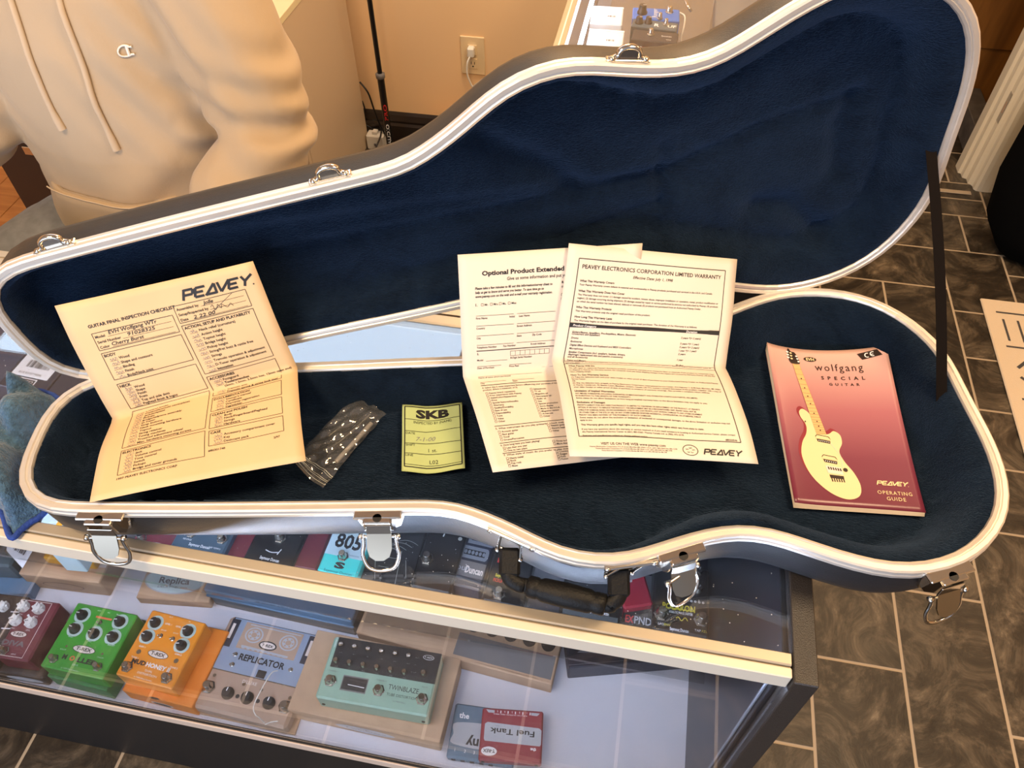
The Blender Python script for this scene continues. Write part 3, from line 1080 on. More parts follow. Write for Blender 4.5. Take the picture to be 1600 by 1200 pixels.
def strap():
    a = lid_pt(*(SDV[near_lid(1470, 240)]+NRM[near_lid(1470, 240)]*(-.008)), -.008)
    j = near_i(1497, 615)
    c = base_pt(*(SDV[j]+NRM[j]*(-.014)), -.012)
    mb = MB()
    n = 14
    vs, fs = [], []
    side = V((1, .15, 0)).normalized()*.006
    for i in range(n+1):
        p = a.lerp(c, i/n)+V((.004*math.sin(PI*i/n), 0, 0))
        for dz in (0, 1):
            off = V((0, -.0012*dz, 0))
            vs += [p+side+off, p-side+off]
    for i in range(n):
        o = 4*i
        fs += [(o, o+1, o+5, o+4), (o+2, o+6, o+7, o+3), (o, o+4, o+6, o+2), (o+1, o+3, o+7, o+5)]
    mb.add(vs, fs, 'webbing', None, False)
    gc(mb, 'lid_strap', 'black webbing strap holding the lid')
strap()
# ------------------------------------------------------------------ papers in the case
def quad_warp(P, W, H, vf, bow=(0, 0), curl=0.0, nz=1.0):
    """P: TL TR FL FR BL BR (fold across at v = vf); u to the right, v downwards, in inches"""
    P = [V(p) for p in P]
    nA = (P[1]-P[0]).cross(P[2]-P[0]).normalized()
    if nA.dot(CAM-P[0]) < 0: nA = -nA
    nB = (P[3]-P[2]).cross(P[4]-P[2]).normalized()
    if nB.dot(CAM-P[2]) < 0: nB = -nB
    def f(u, v, h=0.0):
        a = u/W
        if v <= vf:
            t = v/vf
            p = P[0].lerp(P[1], a).lerp(P[2].lerp(P[3], a), t)
            p = p + nA*bow[0]*math.sin(PI*t)*1.0
        else:
            t = (v-vf)/(H-vf)
            p = P[2].lerp(P[3], a).lerp(P[4].lerp(P[5], a), t)
            p = p + nB*bow[1]*math.sin(PI*t)
        k = sstep(vf-.35, vf+.35, v)
        n = (nA*(1-k)+nB*k).normalized()
        p = p + n*(curl*math.sin(PI*a) + .0009*math.sin(3.1*a*PI+v*.8)*math.sin(v*1.1+.5)*nz)
        return p + n*h
    return f
def sheet(mb, W, H, m, nu, nv, th=.0003):
    def uvp(i, j): return (W*i/nu, H*j/nv)
    vs, fs = [], []
    for h in (0, -th):
        for j in range(nv+1):
            for i in range(nu+1): vs.append(mb.warp(*uvp(i, j), h))
    n = (nu+1)*(nv+1)
    for j in range(nv):
        for i in range(nu):
            a = j*(nu+1)+i
            fs.append((a, a+1, a+nu+2, a+nu+1))
            fs.append((n+a, n+a+nu+1, n+a+nu+2, n+a+1))
    B = [j*(nu+1) for j in range(nv+1)]
    for k in range(nv):
        fs.append((B[k], B[k+1], n+B[k+1], n+B[k]))
        fs.append((B[k]+nu, n+B[k]+nu, n+B[k+1]+nu, B[k+1]+nu))
    for i in range(nu):
        fs.append((i, n+i, n+i+1, i+1))
        c = nv*(nu+1)+i
        fs.append((c, c+1, n+c+1, n+c))
    mb.add(vs, fs, m, None, True)
ZP = .00035
def peavey(mb, x, y, hgt, m, T=None, z=ZP, flip=-1, wd=None, reg=True):
    """angular italic block lettering built from strokes"""
    G = {'P': [[(0, 0), (.0, 1)], [(0, .92), (.82, .92), (.82, .45), (.0, .45)]],
         'E': [[(.85, .92), (0, .92), (0, .08), (.85, .08)], [(0, .5), (.72, .5)]],
         'A': [[(-.05, 0), (.62, .98), (.95, .0)], [(.0, .08), (.95, .08)]],
         'V': [[(-.12, 1), (.32, .04), (.95, 1)]],
         'Y': [[(0, 1), (.42, .48), (.98, 1)], [(.42, .5), (.42, 0)]]}
    X = 0
    for ch, adv in (('P', 1.08), ('E', 1.06), ('A', 1.05), ('V', .98), ('E', 1.06), ('Y', 1)):
        for pl in G[ch]:
            pts = []
            for a, c in pl: pts.append((x+(X+a+.36*c)*hgt*1.02, y+flip*c*hgt))
            mb.pline(pts, hgt*.235, m, z, T)
        X += adv
    if reg: mb.oval(x+(X+.35)*hgt, y, hgt*.08, hgt*.08, m, z, T, 8)
def scribble(mb, x, y, wd, hh, m, n=9, seed=1, lw=.022):
    r = random.Random(seed)
    pts = []
    for i in range(n*3):
        t = i/(n*3-1)
        pts.append((x+wd*t+r.uniform(-.03, .03), y-hh*(.5+.5*math.sin(i*2.1+r.uniform(-.5, .5)))*r.uniform(.4, 1)))
    mb.pline([p[:2] for p in spline([(a, c, 0) for a, c in pts], 3)], lw, m, ZP)

def checklist():
    mb = MB()
    mb.warp = quad_warp([(-.5714, .4837, 1.1935), (-.3816, .5608, 1.217), (-.5346, .4387, 1.0701), (-.3519, .5335, 1.0869), (-.4912, .3281, 1.0863), (-.3001, .4173, 1.0815)], 8.5, 11, 5.55, (.004, .006), .002)
    sheet(mb, 8.5, 11, 'yellow_paper', 20, 30)
    k = 'black_print'
    def t(s, u, v, sz=.155, b=0, al='LEFT', **kw): mb.text(s, u, v, sz, k, ZP, align=al, bold=b+.012, flip=-1, **kw)
    def bx(u0, v0, u1, v1): mb.pline([(u0, v0), (u1, v0), (u1, v1), (u0, v1)], .022, k, ZP, closed=True, seg=.4)
    t('GUITAR FINAL INSPECTION CHECKLIST', .95, 1.22, .2, .014, width=3.75)
    peavey(mb, 5.15, .98, .46, k)
    bx(.95, 1.48, 4.45, 2.28)
    for i, s in enumerate(('Model', 'Serial Number', 'Color')):
        t(s, 1.03, 1.72+.245*i, .17)
        mb.line((1.55+(.55 if i == 1 else 0), 1.74+.245*i), (4.3, 1.74+.245*i), .012, k, ZP, seg=.4)
    t('EVH Wolfgang WTr', 1.62, 1.66, .23, width=2.1, shear=.2)
    t('91028325', 2.35, 1.92, .22, width=1.2, shear=.2)
    t('Cherry Burst', 1.55, 2.18, .23, width=1.4, shear=.2)
    bx(4.62, 1.12, 7.75, 1.92)
    for i, s in enumerate(('Assembled by', 'Setup/Inspected by', 'Date')):
        t(s, 4.7, 1.36+.245*i, .17)
        mb.line((5.75+(.3 if i == 1 else -.5 if i == 2 else 0), 1.38+.245*i), (7.6, 1.38+.245*i), .012, k, ZP, seg=.4)
    t('Jolle', 5.85, 1.34, .24, shear=.3)
    scribble(mb, 6.1, 1.72, .9, .35, k, 4, 5, .018)
    mb.line((6.1, 1.75), (7.2, 1.12), .016, k, ZP)
    t('2 22 00', 5.25, 1.86, .22, width=.95, shear=.2)
    def block(u0, v0, u1, v1, head, items, dv=.225, sc=0, sub=''):
        bx(u0, v0, u1, v1)
        t(head, u0+.07, v0+.2, .185, .012)
        if sub: t(sub, u0+1.25, v0+.2, .14)
        for i, s in enumerate(items):
            ind = .62 if not s.startswith('(') else .55
            y = v0+.2+dv*(i+1)
            t(s, u0+ind, y, .172, .010 if s in ('Intonation', 'Tools/wrenches') else 0)
            if not s.startswith('('):
                mb.line((u0+.2, y+.02), (u0+.55, y+.02), .010, k, ZP)
                scribble(mb, u0+.24, y, .3, .16, 'pencil', 3, sc*40+i, .016)
    block(.95, 2.42, 4.45, 3.72, 'BODY', ['Wood', 'Shape and contours', 'Binding', 'Finish', 'Body/Neck joint'], .215, 1)
    block(4.62, 2.05, 7.75, 4.55, 'ACTION, SETUP AND PLAYABILITY', ['Neck relief (curvature)', 'Action height', 'Topnut height', 'Bridge height', 'Pickup height', 'String/fret buzz & rattle free', 'Strings', 'Tremolo operation & adjustment', 'D-Tuner operation & adjustment', 'Intonation'], .225, 2)
    block(.95, 3.95, 4.45, 5.28, 'NECK', ['Wood', 'Shape', 'Finish', 'Frets', 'Top and side dots', 'Peghead finish & logos'], .18, 3)
    block(4.62, 4.72, 7.75, 6.05, 'ACCESSORIES', ['Footguard', 'Tools/wrenches', '(3mm, 1.5mm, 2.5mm hex, 12mm open end)', '(Fixed bridge: 2.5mm hex only)', 'Tremolo arm', 'Tremolo spring & string lock tool'], .185, 4)
    block(.95, 5.45, 4.45, 8.25, 'HARDWARE', ['Control knobs', 'Control/tremolo coverplates', 'Jack/jackplate', 'Pickups', 'Bridge/tailpiece assembly', 'D-Tuner', 'Strap buttons', 'Neck mounting hardware', 'Topnut', 'String retainer', 'Tuning machines', 'Trussrod adjustment wheel', 'Misc. hardware mounting screws'], .195, 5, '(fit, finish, function)')
    block(4.62, 6.2, 7.75, 7.2, 'DOCUMENTATION', ["Owner's manual", 'Certificate', 'Warranty registration', 'Tag/sticker'], .19, 6)
    block(4.62, 7.35, 7.75, 8.35, 'CLEAN and POLISH', ['Body', 'Neck/Fingerboard/Peghead', 'Strings', 'Hardware'], .19, 7)
    block(4.62, 8.5, 7.75, 9.35, 'CASE', ['Accessory compartment cover', 'Key', 'Desiccant pack'], .19, 8)
    block(.95, 8.42, 4.45, 9.85, 'ELECTRONICS', ['Jack', 'Volume control', 'Tone control', 'Switch', 'Pickups', 'Bridge and cover grounds'], .19, 9)
    t('1997 PEAVEY ELECTRONICS CORP', .95, 10.12, .16)
    t('#80301748', 4.6, 9.65, .15)
    t('2/97', 7.3, 9.65, .15)
    return tag(mb.build('checklist_sheet', fix=False), 'yellow guitar inspection checklist sheet folded across the left of the case', 'paper')
checklist()

def warranty():
    mb = MB()
    mb.warp = quad_warp([(-.0665, .6688, 1.1992), (.1237, .7362, 1.1487), (-.0704, .594, 1.091), (.1261, .6317, 1.0745), (-.0319, .4642, 1.0928), (.1629, .508, 1.0677)], 8.5, 11, 5.5, (.003, .007), .003)
    sheet(mb, 8.5, 11, 'white_paper', 20, 30)
    k = 'black_print'
    def t(s, u, v, sz=.155, b=0, al='LEFT', **kw): mb.text(s, u, v, sz, k, ZP, align=al, bold=b+.012, flip=-1, **kw)
    mb.pline([(.55, .62), (7.9, .62), (7.9, 10.05), (.55, 10.05)], .035, k, ZP, closed=True, seg=.35)
    t('PEAVEY ELECTRONICS CORPORATION LIMITED WARRANTY', 4.22, 1.06, .26, 0, 'CENTER', width=6.95)
    t('Effective Date: July 1, 1998', 4.22, 1.36, .18, 0, 'CENTER', shear=.2)
    v = 1.68
    def head(s):
        t(s, .72, v, .14, .010)
    def body(s, sz=.118, wd=None, b=0):
        t(s, .72, v, sz, b, width=wd)
    head('What This Warranty Covers'); v += .17
    body("Your Peavey Warranty covers defects in material and workmanship in Peavey products purchased and serviced in the U.S.A. and Canada.", wd=6.6); v += .30
    head('What This Warranty Does Not Cover'); v += .17
    for s in ("The Warranty does not cover: (1) damage caused by accident, misuse, abuse, improper installation or operation, rental, product modification or",
              "neglect; (2) damage occurring during shipment; (3) damage caused by repair or service performed by persons not authorized by Peavey; (4) products",
              "on which the serial number has been altered, defaced or removed; (5) products not purchased from an Authorized Peavey Dealer."):
        body(s, wd=6.95 if not s.startswith('on') else 6.1); v += .16
    v += .12
    head('Who This Warranty Protects'); v += .17
    body('This Warranty protects only the original retail purchaser of the product.', wd=3.6); v += .28
    head('How Long This Warranty Lasts'); v += .17
    body('The Warranty begins on the date of purchase by the original retail purchaser. The duration of the Warranty is as follows:', wd=6.0); v += .12
    v = 3.62
    mb.poly([(.55, v), (7.9, v), (7.9, v+.22), (.55, v+.22)], k, ZP*2.2, None, .11)
    mb.text('Product Category', .7, v+.165, .15, 'white_print', ZP*3.4, bold=.012, flip=-1, shear=.2)
    mb.text('Duration', 6.2, v+.165, .15, 'white_print', ZP*3.4, bold=.012, flip=-1, shear=.2)
    v += .42
    for a, c, y in (('Guitars/Basses, Amplifiers, Pre-Amplifiers, Mixers, Electronic', '2 years *(+ 3 years)', .06), ('Crossovers and Equalizers', '', -.02), ('Drums', '2 years *(+ 1 year)', .0), ('Enclosures', '3 years *(+ 2 years)', .0), ('Digital Effect Devices and Keyboard and MIDI Controllers', '1 year *(+ 1 year)', .0), ('Microphones', '2 years', .0), ('Speaker Components (incl. speakers, baskets, drivers,', '', .0), ('diaphragm replacement kits and passive crossovers)', '1 year', -.05), ('and all Accessories', '', -.1), ('Tubes and Meters', '90 days', -.08)):
        t(a, .72, v+y, .125, .006, shear=.15)
        if c: t(c, 6.0, v+y, .125, .006, shear=.15)
        v += .175
    mb.line((.55, 5.55), (7.9, 5.55), .02, k, ZP, seg=.35)
    mb.line((.55, 5.78), (7.9, 5.78), .02, k, ZP, seg=.35)
    t('(*denotes additional warranty period applicable if optional Warranty Registration Card is completed and returned to Peavey by original retail purchaser within 30', .62, 5.66, .095, .006, width=7.1, shear=.15)
    t('days of purchase.)', .62, 5.76, .095, .006, shear=.15)
    v = 5.98
    for hd, ls in (('What Peavey Will Do', ['We will repair or replace (at Peavey\'s discretion) products covered by warranty at no charge for labor or materials. If the product or component must', 'be shipped to Peavey for warranty service, the consumer must pay initial shipping charges. If the repairs are covered by warranty, Peavey will pay the', 'return shipping charges.']),
                   ('How To Get Warranty Service', ['(1) Take the defective item and your sales receipt or other proof of date of purchase to your Authorized Peavey Dealer or Authorized Peavey', 'Service Center.', 'OR', '(2) Ship the defective item, prepaid, to Peavey Electronics Corporation, International Service Center, 412 Highway 11 & 80 East, Meridian, MS 39301', 'or Peavey Canada Ltd., 95 Shields Court, Markham, Ontario, Canada L3R 9T5. Include a detailed description of the problem, together with a copy of', 'your sales receipt or other proof of date of purchase as evidence of warranty coverage. Also provide a complete return address.']),
                   ('Limitation of Implied Warranties', ['ANY IMPLIED WARRANTIES, INCLUDING WARRANTIES OF MERCHANTABILITY AND FITNESS FOR A PARTICULAR PURPOSE, ARE LIMITED', 'IN DURATION TO THE LENGTH OF THIS WARRANTY.', 'Some states do not allow limitations on how long an implied warranty lasts, so the above limitation may not apply to you.']),
                   ('Exclusions of Damages', ["PEAVEY'S LIABILITY FOR ANY DEFECTIVE PRODUCT IS LIMITED TO THE REPAIR OR REPLACEMENT OF THE PRODUCT, AT PEAVEY'S", 'OPTION. IF WE ELECT TO REPLACE THE PRODUCT, THE REPLACEMENT MAY BE A RECONDITIONED UNIT. PEAVEY SHALL NOT BE', 'LIABLE FOR DAMAGES BASED ON INCONVENIENCE, LOSS OF USE, LOST PROFITS, LOST SAVINGS, DAMAGE TO ANY OTHER EQUIPMENT', 'OR OTHER ITEMS AT THE SITE OF USE, OR ANY OTHER DAMAGES WHETHER INCIDENTAL, CONSEQUENTIAL OR OTHERWISE, EVEN IF', 'PEAVEY HAS BEEN ADVISED OF THE POSSIBILITY OF SUCH DAMAGES.', 'Some states do not allow the exclusion or limitation of incidental or consequential damages, so the above limitation or exclusion may not', 'apply to you.'])):
        head(hd); v += .145
        for s in ls:
            body(s, .105, min(7.0, .0505*len(s)) if len(s) > 60 else None, .004 if s[:2] in ('So', 'ap') else 0); v += .132
        v += .11
    body('This Warranty gives you specific legal rights, and you may also have other rights which vary from state to state.', .12, 5.6, .008); v += .22
    body('If you have any questions about this warranty or service received or if you need assistance in locating an Authorized Service Center, please contact', .105, 7.0); v += .13
    body('the Peavey International Service Center at (601) 483-5365 / Peavey Canada Ltd. at (905) 475-2578.', .105, 4.6); v += .19
    body('Features and specifications subject to change without notice.', .105, 2.9)
    t('VISIT US ON THE WEB www.peavey.com', 2.9, 10.45, .16, 0, 'CENTER', width=2.9)
    for i in range(3): t('Peavey Electronics Corporation 711 A Street Meridian MS 39301 U.S.A. (601) 483-5365 Fax 486-1278', 2.9, 10.56+.09*i, .075, 0, 'CENTER', width=3.9-.5*i)
    t('#80304546', 7.75, 10.0, .12, 0, 'RIGHT')
    peavey(mb, 6.05, 10.72, .27, k, reg=False)
    n = 28
    mb.pline([(5.45+.34*math.cos(2*PI*i/n), 10.55+.25*math.sin(2*PI*i/n)) for i in range(n)], .03, k, ZP, closed=True)
    for a, c in ((-.14, -.05), (.02, -.1), (.14, -.03), (-.08, .08), (.08, .09)): scribble(mb, 5.45+a-.05, 10.55+c+.03, .1, .07, k, 2, int(a*90), .02)
    return tag(mb.build('warranty_sheet', fix=False), 'white limited warranty sheet with a boxed border lying on top of another form', 'paper')
warranty()

def ext_form():
    mb = MB()
    mb.warp = quad_warp([(-.1815, .6288, 1.199), (.0125, .6976, 1.1874), (-.166, .5586, 1.0836), (.0185, .6232, 1.068), (-.1071, .4391, 1.0802), (.0663, .5205, 1.0468)], 8.5, 11, 5.45, (.003, .004), .0)
    sheet(mb, 8.5, 11, 'white_paper', 20, 30)
    k = 'black_print'
    def t(s, u, v, sz=.155, b=0, al='LEFT', **kw): mb.text(s, u, v, sz, k, ZP, align=al, bold=b+.012, flip=-1, **kw)
    t('Optional Product Extended Warranty Registration', 1.05, .95, .27, .022, width=7.0)
    t('Give us some information and put your extended warranty into effect', 2.2, 1.22, .2, width=5.2)
    for i, s in enumerate(('Please take a few minutes to fill out this information/survey sheet to', 'help us get to know and serve you better. To save time go to', 'www.peavey.com on the web and e-mail your warranty registration.')):
        t(s, .72, 1.55+.18*i, .15, .010, width=3.6 if i != 1 else 3.2, shear=.15)
    t('1.', .72, 2.28, .16, .012)
    def chk(u, v, s, sz=.13):
        mb.pline([(u, v-.1), (u+.1, v-.1), (u+.1, v), (u, v)], .013, k, ZP, closed=True)
        t(s, u+.16, v, sz)
    for i, s in enumerate(('Mr.', 'Mrs.', 'Ms.', 'Miss')): chk(.98+.42*i, 2.28, s)
    def ln(u0, u1, v): mb.line((u0, v), (u1, v), .014, k, ZP, seg=.4)
    for v, its in ((2.75, ((.72, 'First Name'), (2.3, 'Initial'), (2.75, 'Last Name'))), (3.2, ((.72, 'Country'), (2.65, 'Street Address'))), (3.65, ((.72, 'City'), (2.65, 'State'), (3.4, 'Zip Code'))), (4.08, ((.72, 'Telephone Number'), (2.0, 'Fax Number'), (3.35, 'E-mail Address')))):
        ln(.72, 2.5, v-.03)
        ln(2.65, 4.5, v-.03)
        for u, s in its: t(s, u, v+.12, .12)
    mb.line((.7, 4.32), (4.5, 4.32), .035, k, ZP, seg=.4)
    t('2.', .72, 4.5, .13, .012)
    for i in range(8): mb.pline([(2.35+.24*i, 4.42), (2.59+.24*i, 4.42), (2.59+.24*i, 4.64), (2.35+.24*i, 4.64)], .013, k, ZP, closed=True)
    t('Model', .72, 4.8, .12); ln(1.15, 2.2, 4.82); t('8-Digit Serial Number', 2.35, 4.78, .12)
    t('Date of Purchase', .72, 5.18, .12); ln(.72, 1.9, 5.06); t('Price Paid', 2.3, 5.18, .12); ln(2.3, 3.4, 5.06)
    mb.line((.7, 5.28), (4.5, 5.28), .035, k, ZP, seg=.4)
    t('3.', .72, 5.44, .13, .012)
    t('Name of store where purchased', .72, 5.72, .12); ln(.72, 3.9, 5.6)
    t('City', .72, 6.1, .12); ln(.72, 2.0, 5.98); t('State', 2.3, 6.1, .12); ln(2.3, 3.4, 5.98)
    mb.line((.7, 6.2), (4.5, 6.2), .035, k, ZP, seg=.4)
    t('4. Select the 5 most important factors influencing your purchase of this', .72, 6.4, .13, width=3.75)
    t('product. (Have a minimum of 3)', .72, 6.55, .13)
    for i, s in enumerate(('Peavey brand reputation', 'Prior experience with Peavey', 'Style/Color/Appearance', 'Price', 'Special features/benefits', 'Warranty', 'Quality/Durability', 'Ease of use', 'Dependability', 'Tone', 'Value', 'Other')): chk(.8, 6.78+.155*i, s)
    for i, s in enumerate(('Salesperson', 'TV ad', 'Magazine ad', 'Newspaper ad', 'Radio ad', 'Size', 'Special promotion', 'Store display', 'Made in the U.S.A.', 'Magazine review', 'Artist use', 'Other')): chk(3.0, 6.72+.155*i, s)
    mb.line((.7, 8.68), (4.7, 8.68), .03, k, ZP, seg=.4)
    t('5. What instrument do you play primarily? (check one)', .72, 8.86, .13, width=3.3)
    for i, s in enumerate(('Acoustic guitar', 'Bass guitar', 'Vocal', 'Drums/Percussion')): chk(.8, 9.04+.15*i, s)
    for i, s in enumerate(('Electric guitar', 'Electric keyboard', 'Other')): chk(3.2, 9.0+.15*i, s)
    mb.line((.7, 9.6), (5.0, 9.6), .03, k, ZP, seg=.4)
    t('6. How long have you been playing?', .72, 9.76, .13)
    for i, s in enumerate(('Less than one year', 'One to two years')): chk(.8, 9.92+.14*i, s)
    for i, s in enumerate(('Three to five years', 'More than five years')): chk(3.2, 9.86+.14*i, s)
    mb.line((.7, 10.14), (5.0, 10.14), .03, k, ZP, seg=.4)
    t('7. What style of music do you prefer to play most often?', .72, 10.28, .12, width=3.6)
    for i, s in enumerate(('Heavy metal', 'Rock', 'Pop rock', 'Blues')): chk(.8, 10.46+.13*i, s)
    for i, s in enumerate(('Country', 'Reggae', 'Funk', 'Fusion')): chk(3.2, 10.40+.13*i, s)
    t('8. Do you', 4.75, 1.5, .15, .01)
    t('(check', 4.75, 1.68, .13)
    for i in range(9): chk(4.75, 2.05+.18*i, 'Member')
    for i in range(8): chk(4.75, 3.9+.18*i, 'Product')
    return tag(mb.build('registration_form', fix=False), 'white extended warranty form half hidden under the warranty sheet', 'paper')
ext_form()

# ------------------------------------------------------------------ green tag, booklet, parts bag
def flat_warp(tl, tr, br, bl, z, W, H, f):
    P = [at(*q, z) for q in (tl, tr, br, bl)]
    def wfn(u, v, h=0.0):
        a, c = u/W, v/H
        p = P[0].lerp(P[1], a).lerp(P[3].lerp(P[2], a), c)
        return p+V((0, 0, f(a, c)+h))
    return wfn
def inspection_tag():
    mb = MB()
    mb.warp = flat_warp((629, 634), (722, 631), (727, 735), (628, 738), 1.031, 2.8, 3.75, lambda a, c: .0035*math.sin(PI*a*1.0)**2*-1+.0045*abs(a-.38)*1.3+.0008*math.sin(c*9+a*5))
    sheet(mb, 2.8, 3.75, 'green_paper', 16, 20)
    k = 'black_print'
    def t(s, u, v, sz, b=0, al='LEFT', **kw): mb.text(s, u, v, sz, k, ZP, align=al, bold=b, flip=-1, **kw)
    mb.pline([(.12, .12), (2.68, .12), (2.68, 3.5), (.12, 3.5)], .05, k, ZP, closed=True, seg=.3)
    mb.line((.12, 3.38), (2.68, 3.38), .025, k, ZP, seg=.3)
    for v in (.85, 1.5, 2.2, 2.78): mb.line((.12, v), (2.68, v), .028, k, ZP, seg=.3)
    t('SKB', 1.4, .72, .62, .05, 'CENTER', width=1.55)
    t('INSPECTED BY (NAME)', 1.4, 1.06, .2, 0, 'CENTER', width=1.75)
    t('DATE', .17, 1.68, .17)
    t('SHIFT', .17, 2.36, .17)
    t('LINE', .17, 2.94, .17)
    mb.text('7-1-00', .62, 2.05, .34, 'pencil', ZP, shear=.25, flip=-1)
    t('1 st.', 1.18, 2.66, .26)
    t('L02', 1.22, 3.28, .28)
    return tag(mb.build('inspection_tag', fix=False), 'small green inspection tag lying on the navy plush in the case', 'tag')
inspection_tag()

def booklet():
    W, H = 5.5, 8.5
    root = empty('booklet', at(1320, 680, 1.027), None, 'maroon and pink operating guide booklet with a cream guitar on its cover', 'booklet')
    RI = Matrix.Translation(-V(root.location))
    fz = lambda a, c: .006*math.exp(-a*6)*(1-.35*c)+.007*(1-c)**2*(a-.55)**2*2.2 + .0028*math.sin(PI*a)*c*.4 + .017*max(0, 1-c)**1.5*max(0, a)**2.5
    mb = MB()
    mb.warp = flat_warp((1195, 544), (1376, 557), (1447, 801), (1240, 788), 1.0305, W, H, fz)
    sheet(mb, W, H, 'cover', 24, 30)
    nv = len(mb.v)
    S = .28
    k = 'cover_dark'
    # printed guitar
    def P(pts, m, z=ZP*1.2, n=6):
        mb.poly([p[:2] for p in spline([(a, c, 0) for a, c in pts], n, True)], m, z, None, S)
    body = [(1.42, 3.82), (1.18, 3.62), (1.0, 3.76), (1.0, 4.05), (1.18, 4.5), (1.12, 4.95), (.86, 5.45), (.72, 6.1), (.86, 6.85), (1.2, 7.45), (1.75, 7.95), (2.35, 8.15), (2.85, 7.95), (3.0, 7.45), (2.85, 6.85), (2.55, 6.3), (2.42, 5.8), (2.62, 5.35), (2.62, 4.92), (2.38, 4.72), (2.18, 4.86), (2.02, 4.92), (1.9, 4.85), (1.68, 4.28)]
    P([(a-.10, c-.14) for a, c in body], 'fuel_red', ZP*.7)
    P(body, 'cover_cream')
    mb.poly([(1.12, .95), (1.44, .93), (2.02, 4.95), (1.58, 4.98)], 'cover_maple', ZP*1.8, None, S)
    for i in range(21):
        f = 1-.5**(i/11)
        f = f/(1-.5**(20/11))
        y = .98+3.92*f
        x0 = 1.12+.46*(y-.95)/4.03
        x1 = 1.44+.58*(y-.93)/4.02
        mb.line((x0, y), (x1, y), .012, 'kraft_dark', ZP*2.4)
        if i in (3, 5, 7, 9, 12, 15, 17, 19): mb.oval((x0+x1)/2, y-.06, .03, .04, k, ZP*2.4, n=8)
    head = [(1.08, .98), (.98, .7), (1.0, .15), (1.08, .10), (1.15, .25), (1.32, .28), (1.42, .5), (1.5, .85), (1.42, 1.0)]
    P(head, k, ZP*2, 3)
    for i in range(3):
        mb.oval(.97, .32+.17*i, .07, .055, 'white_print', ZP*2.6, n=10)
        mb.oval(1.13, .36+.17*i, .06, .05, 'cover_cream', ZP*2.6, n=10)
        mb.oval(1.38+.03*i, .52+.16*i, .055, .05, 'white_print', ZP*2.6, n=10)
    for (x, y) in ((1.5, 5.08), (1.6, 6.12)):
        mb.pline([(x, y), (x+.08, y-.1), (x+.58, y-.02), (x+.64, y+.12)], .03, k, ZP*2)
        mb.poly([(x+.03, y+.12), (x+.62, y+.2), (x+.6, y+.34), (x+.07, y+.26)], k, ZP*2.2)
        mb.poly([(x+.02, y+.0), (x+.62, y+.08), (x+.64, y+.17), (x+.0, y+.1)], 'cover_cream', ZP*2.4)
        for i in range(6): mb.oval(x+.12+.085*i, y+.21+.012*i, .02, .03, 'white_print', ZP*2.8, n=6)
    mb.poly([(1.66, 6.55), (2.34, 6.62), (2.38, 6.98), (1.72, 6.92)], 'oval_pale', ZP*2)
    for i in range(6): mb.poly([(1.75+.1*i, 6.62+.01*i), (1.81+.1*i, 6.62+.01*i), (1.83+.1*i, 6.75+.01*i), (1.77+.1*i, 6.75+.01*i)], k, ZP*2.4)
    mb.poly([(1.76, 7.0), (2.36, 7.04), (2.36, 7.2), (1.78, 7.16)], k, ZP*2)
    for i in range(6): mb.poly([(1.8+.1*i, 7.15), (1.85+.1*i, 7.15), (1.87+.1*i, 7.34), (1.82+.1*i, 7.34)], k, ZP*2)
    mb.oval(2.5, 6.72, .10, .10, k, ZP*2)
    mb.oval(1.18, 4.32, .035, .045, k, ZP*2, n=10)
    mb.line((2.12, 5.4), (2.42, 5.95), .022, 'oval_pale', ZP*2)
    mb.line((2.42, 5.95), (2.42, 6.6), .022, 'oval_pale', ZP*2)
    # titles
    mb.oval(2.02, .62, .30, .145, k, ZP*1.5)
    mb.text('EVH', 2.02, .71, .24, 'cover_cream', ZP*2.2, align='CENTER', bold=.03, flip=-1, sx=.9)
    mb.text('wolfgang', 3.25, 1.28, .60, k, ZP*1.5, align='CENTER', flip=-1, spacing=1.25, width=2.15)
    mb.text('SPECIAL', 3.34, 1.80, .27, k, ZP*1.5, align='CENTER', bold=.02, flip=-1, spacing=2.1, width=1.95)
    mb.text('GUITAR', 3.34, 2.14, .20, k, ZP*1.5, align='CENTER', bold=.02, flip=-1, spacing=2.1, width=1.35)
    mb.poly([(4.2, .30), (5.08, .14), (5.26, .48), (4.38, .66)], k, ZP*1.5, None, S)
    for cx in (4.62, 4.86):
        cy = .43-.05*(cx-4.6)/.24
        mb.pline([(cx+.1*math.cos(a), cy-.12*math.sin(a)) for a in [math.radians(d) for d in range(60, 301, 30)]], .05, 'white_print', ZP*2.2)
    mb.line((4.77, .41), (4.88, .39), .04, 'white_print', ZP*2.2)
    peavey(mb, 3.72, 7.34, .20, 'cover_cream', z=ZP*1.5)
    mb.text('OPERATING', 4.38, 7.78, .24, 'cover_cream', ZP*1.5, align='CENTER', flip=-1, spacing=1.2, width=1.45)
    mb.text('GUIDE', 4.38, 8.06, .24, 'cover_cream', ZP*1.5, align='CENTER', flip=-1, spacing=1.2, width=.8)
    o = mb.build('cover', root, fix=False)
    o.matrix_parent_inverse = RI
    a_ = o.data.attributes.new('print', 'FLOAT_VECTOR', 'POINT')
    dat = [0.0]*(3*len(o.data.vertices))
    nu, nvv = 24, 30
    for h in range(2):
        for j in range(nvv+1):
            for i in range(nu+1):
                q = h*(nu+1)*(nvv+1)+j*(nu+1)+i
                dat[3*q], dat[3*q+1] = i/nu, j/nvv
    a_.data.foreach_set('vector', dat)
    pg = MB()
    base = mb.warp
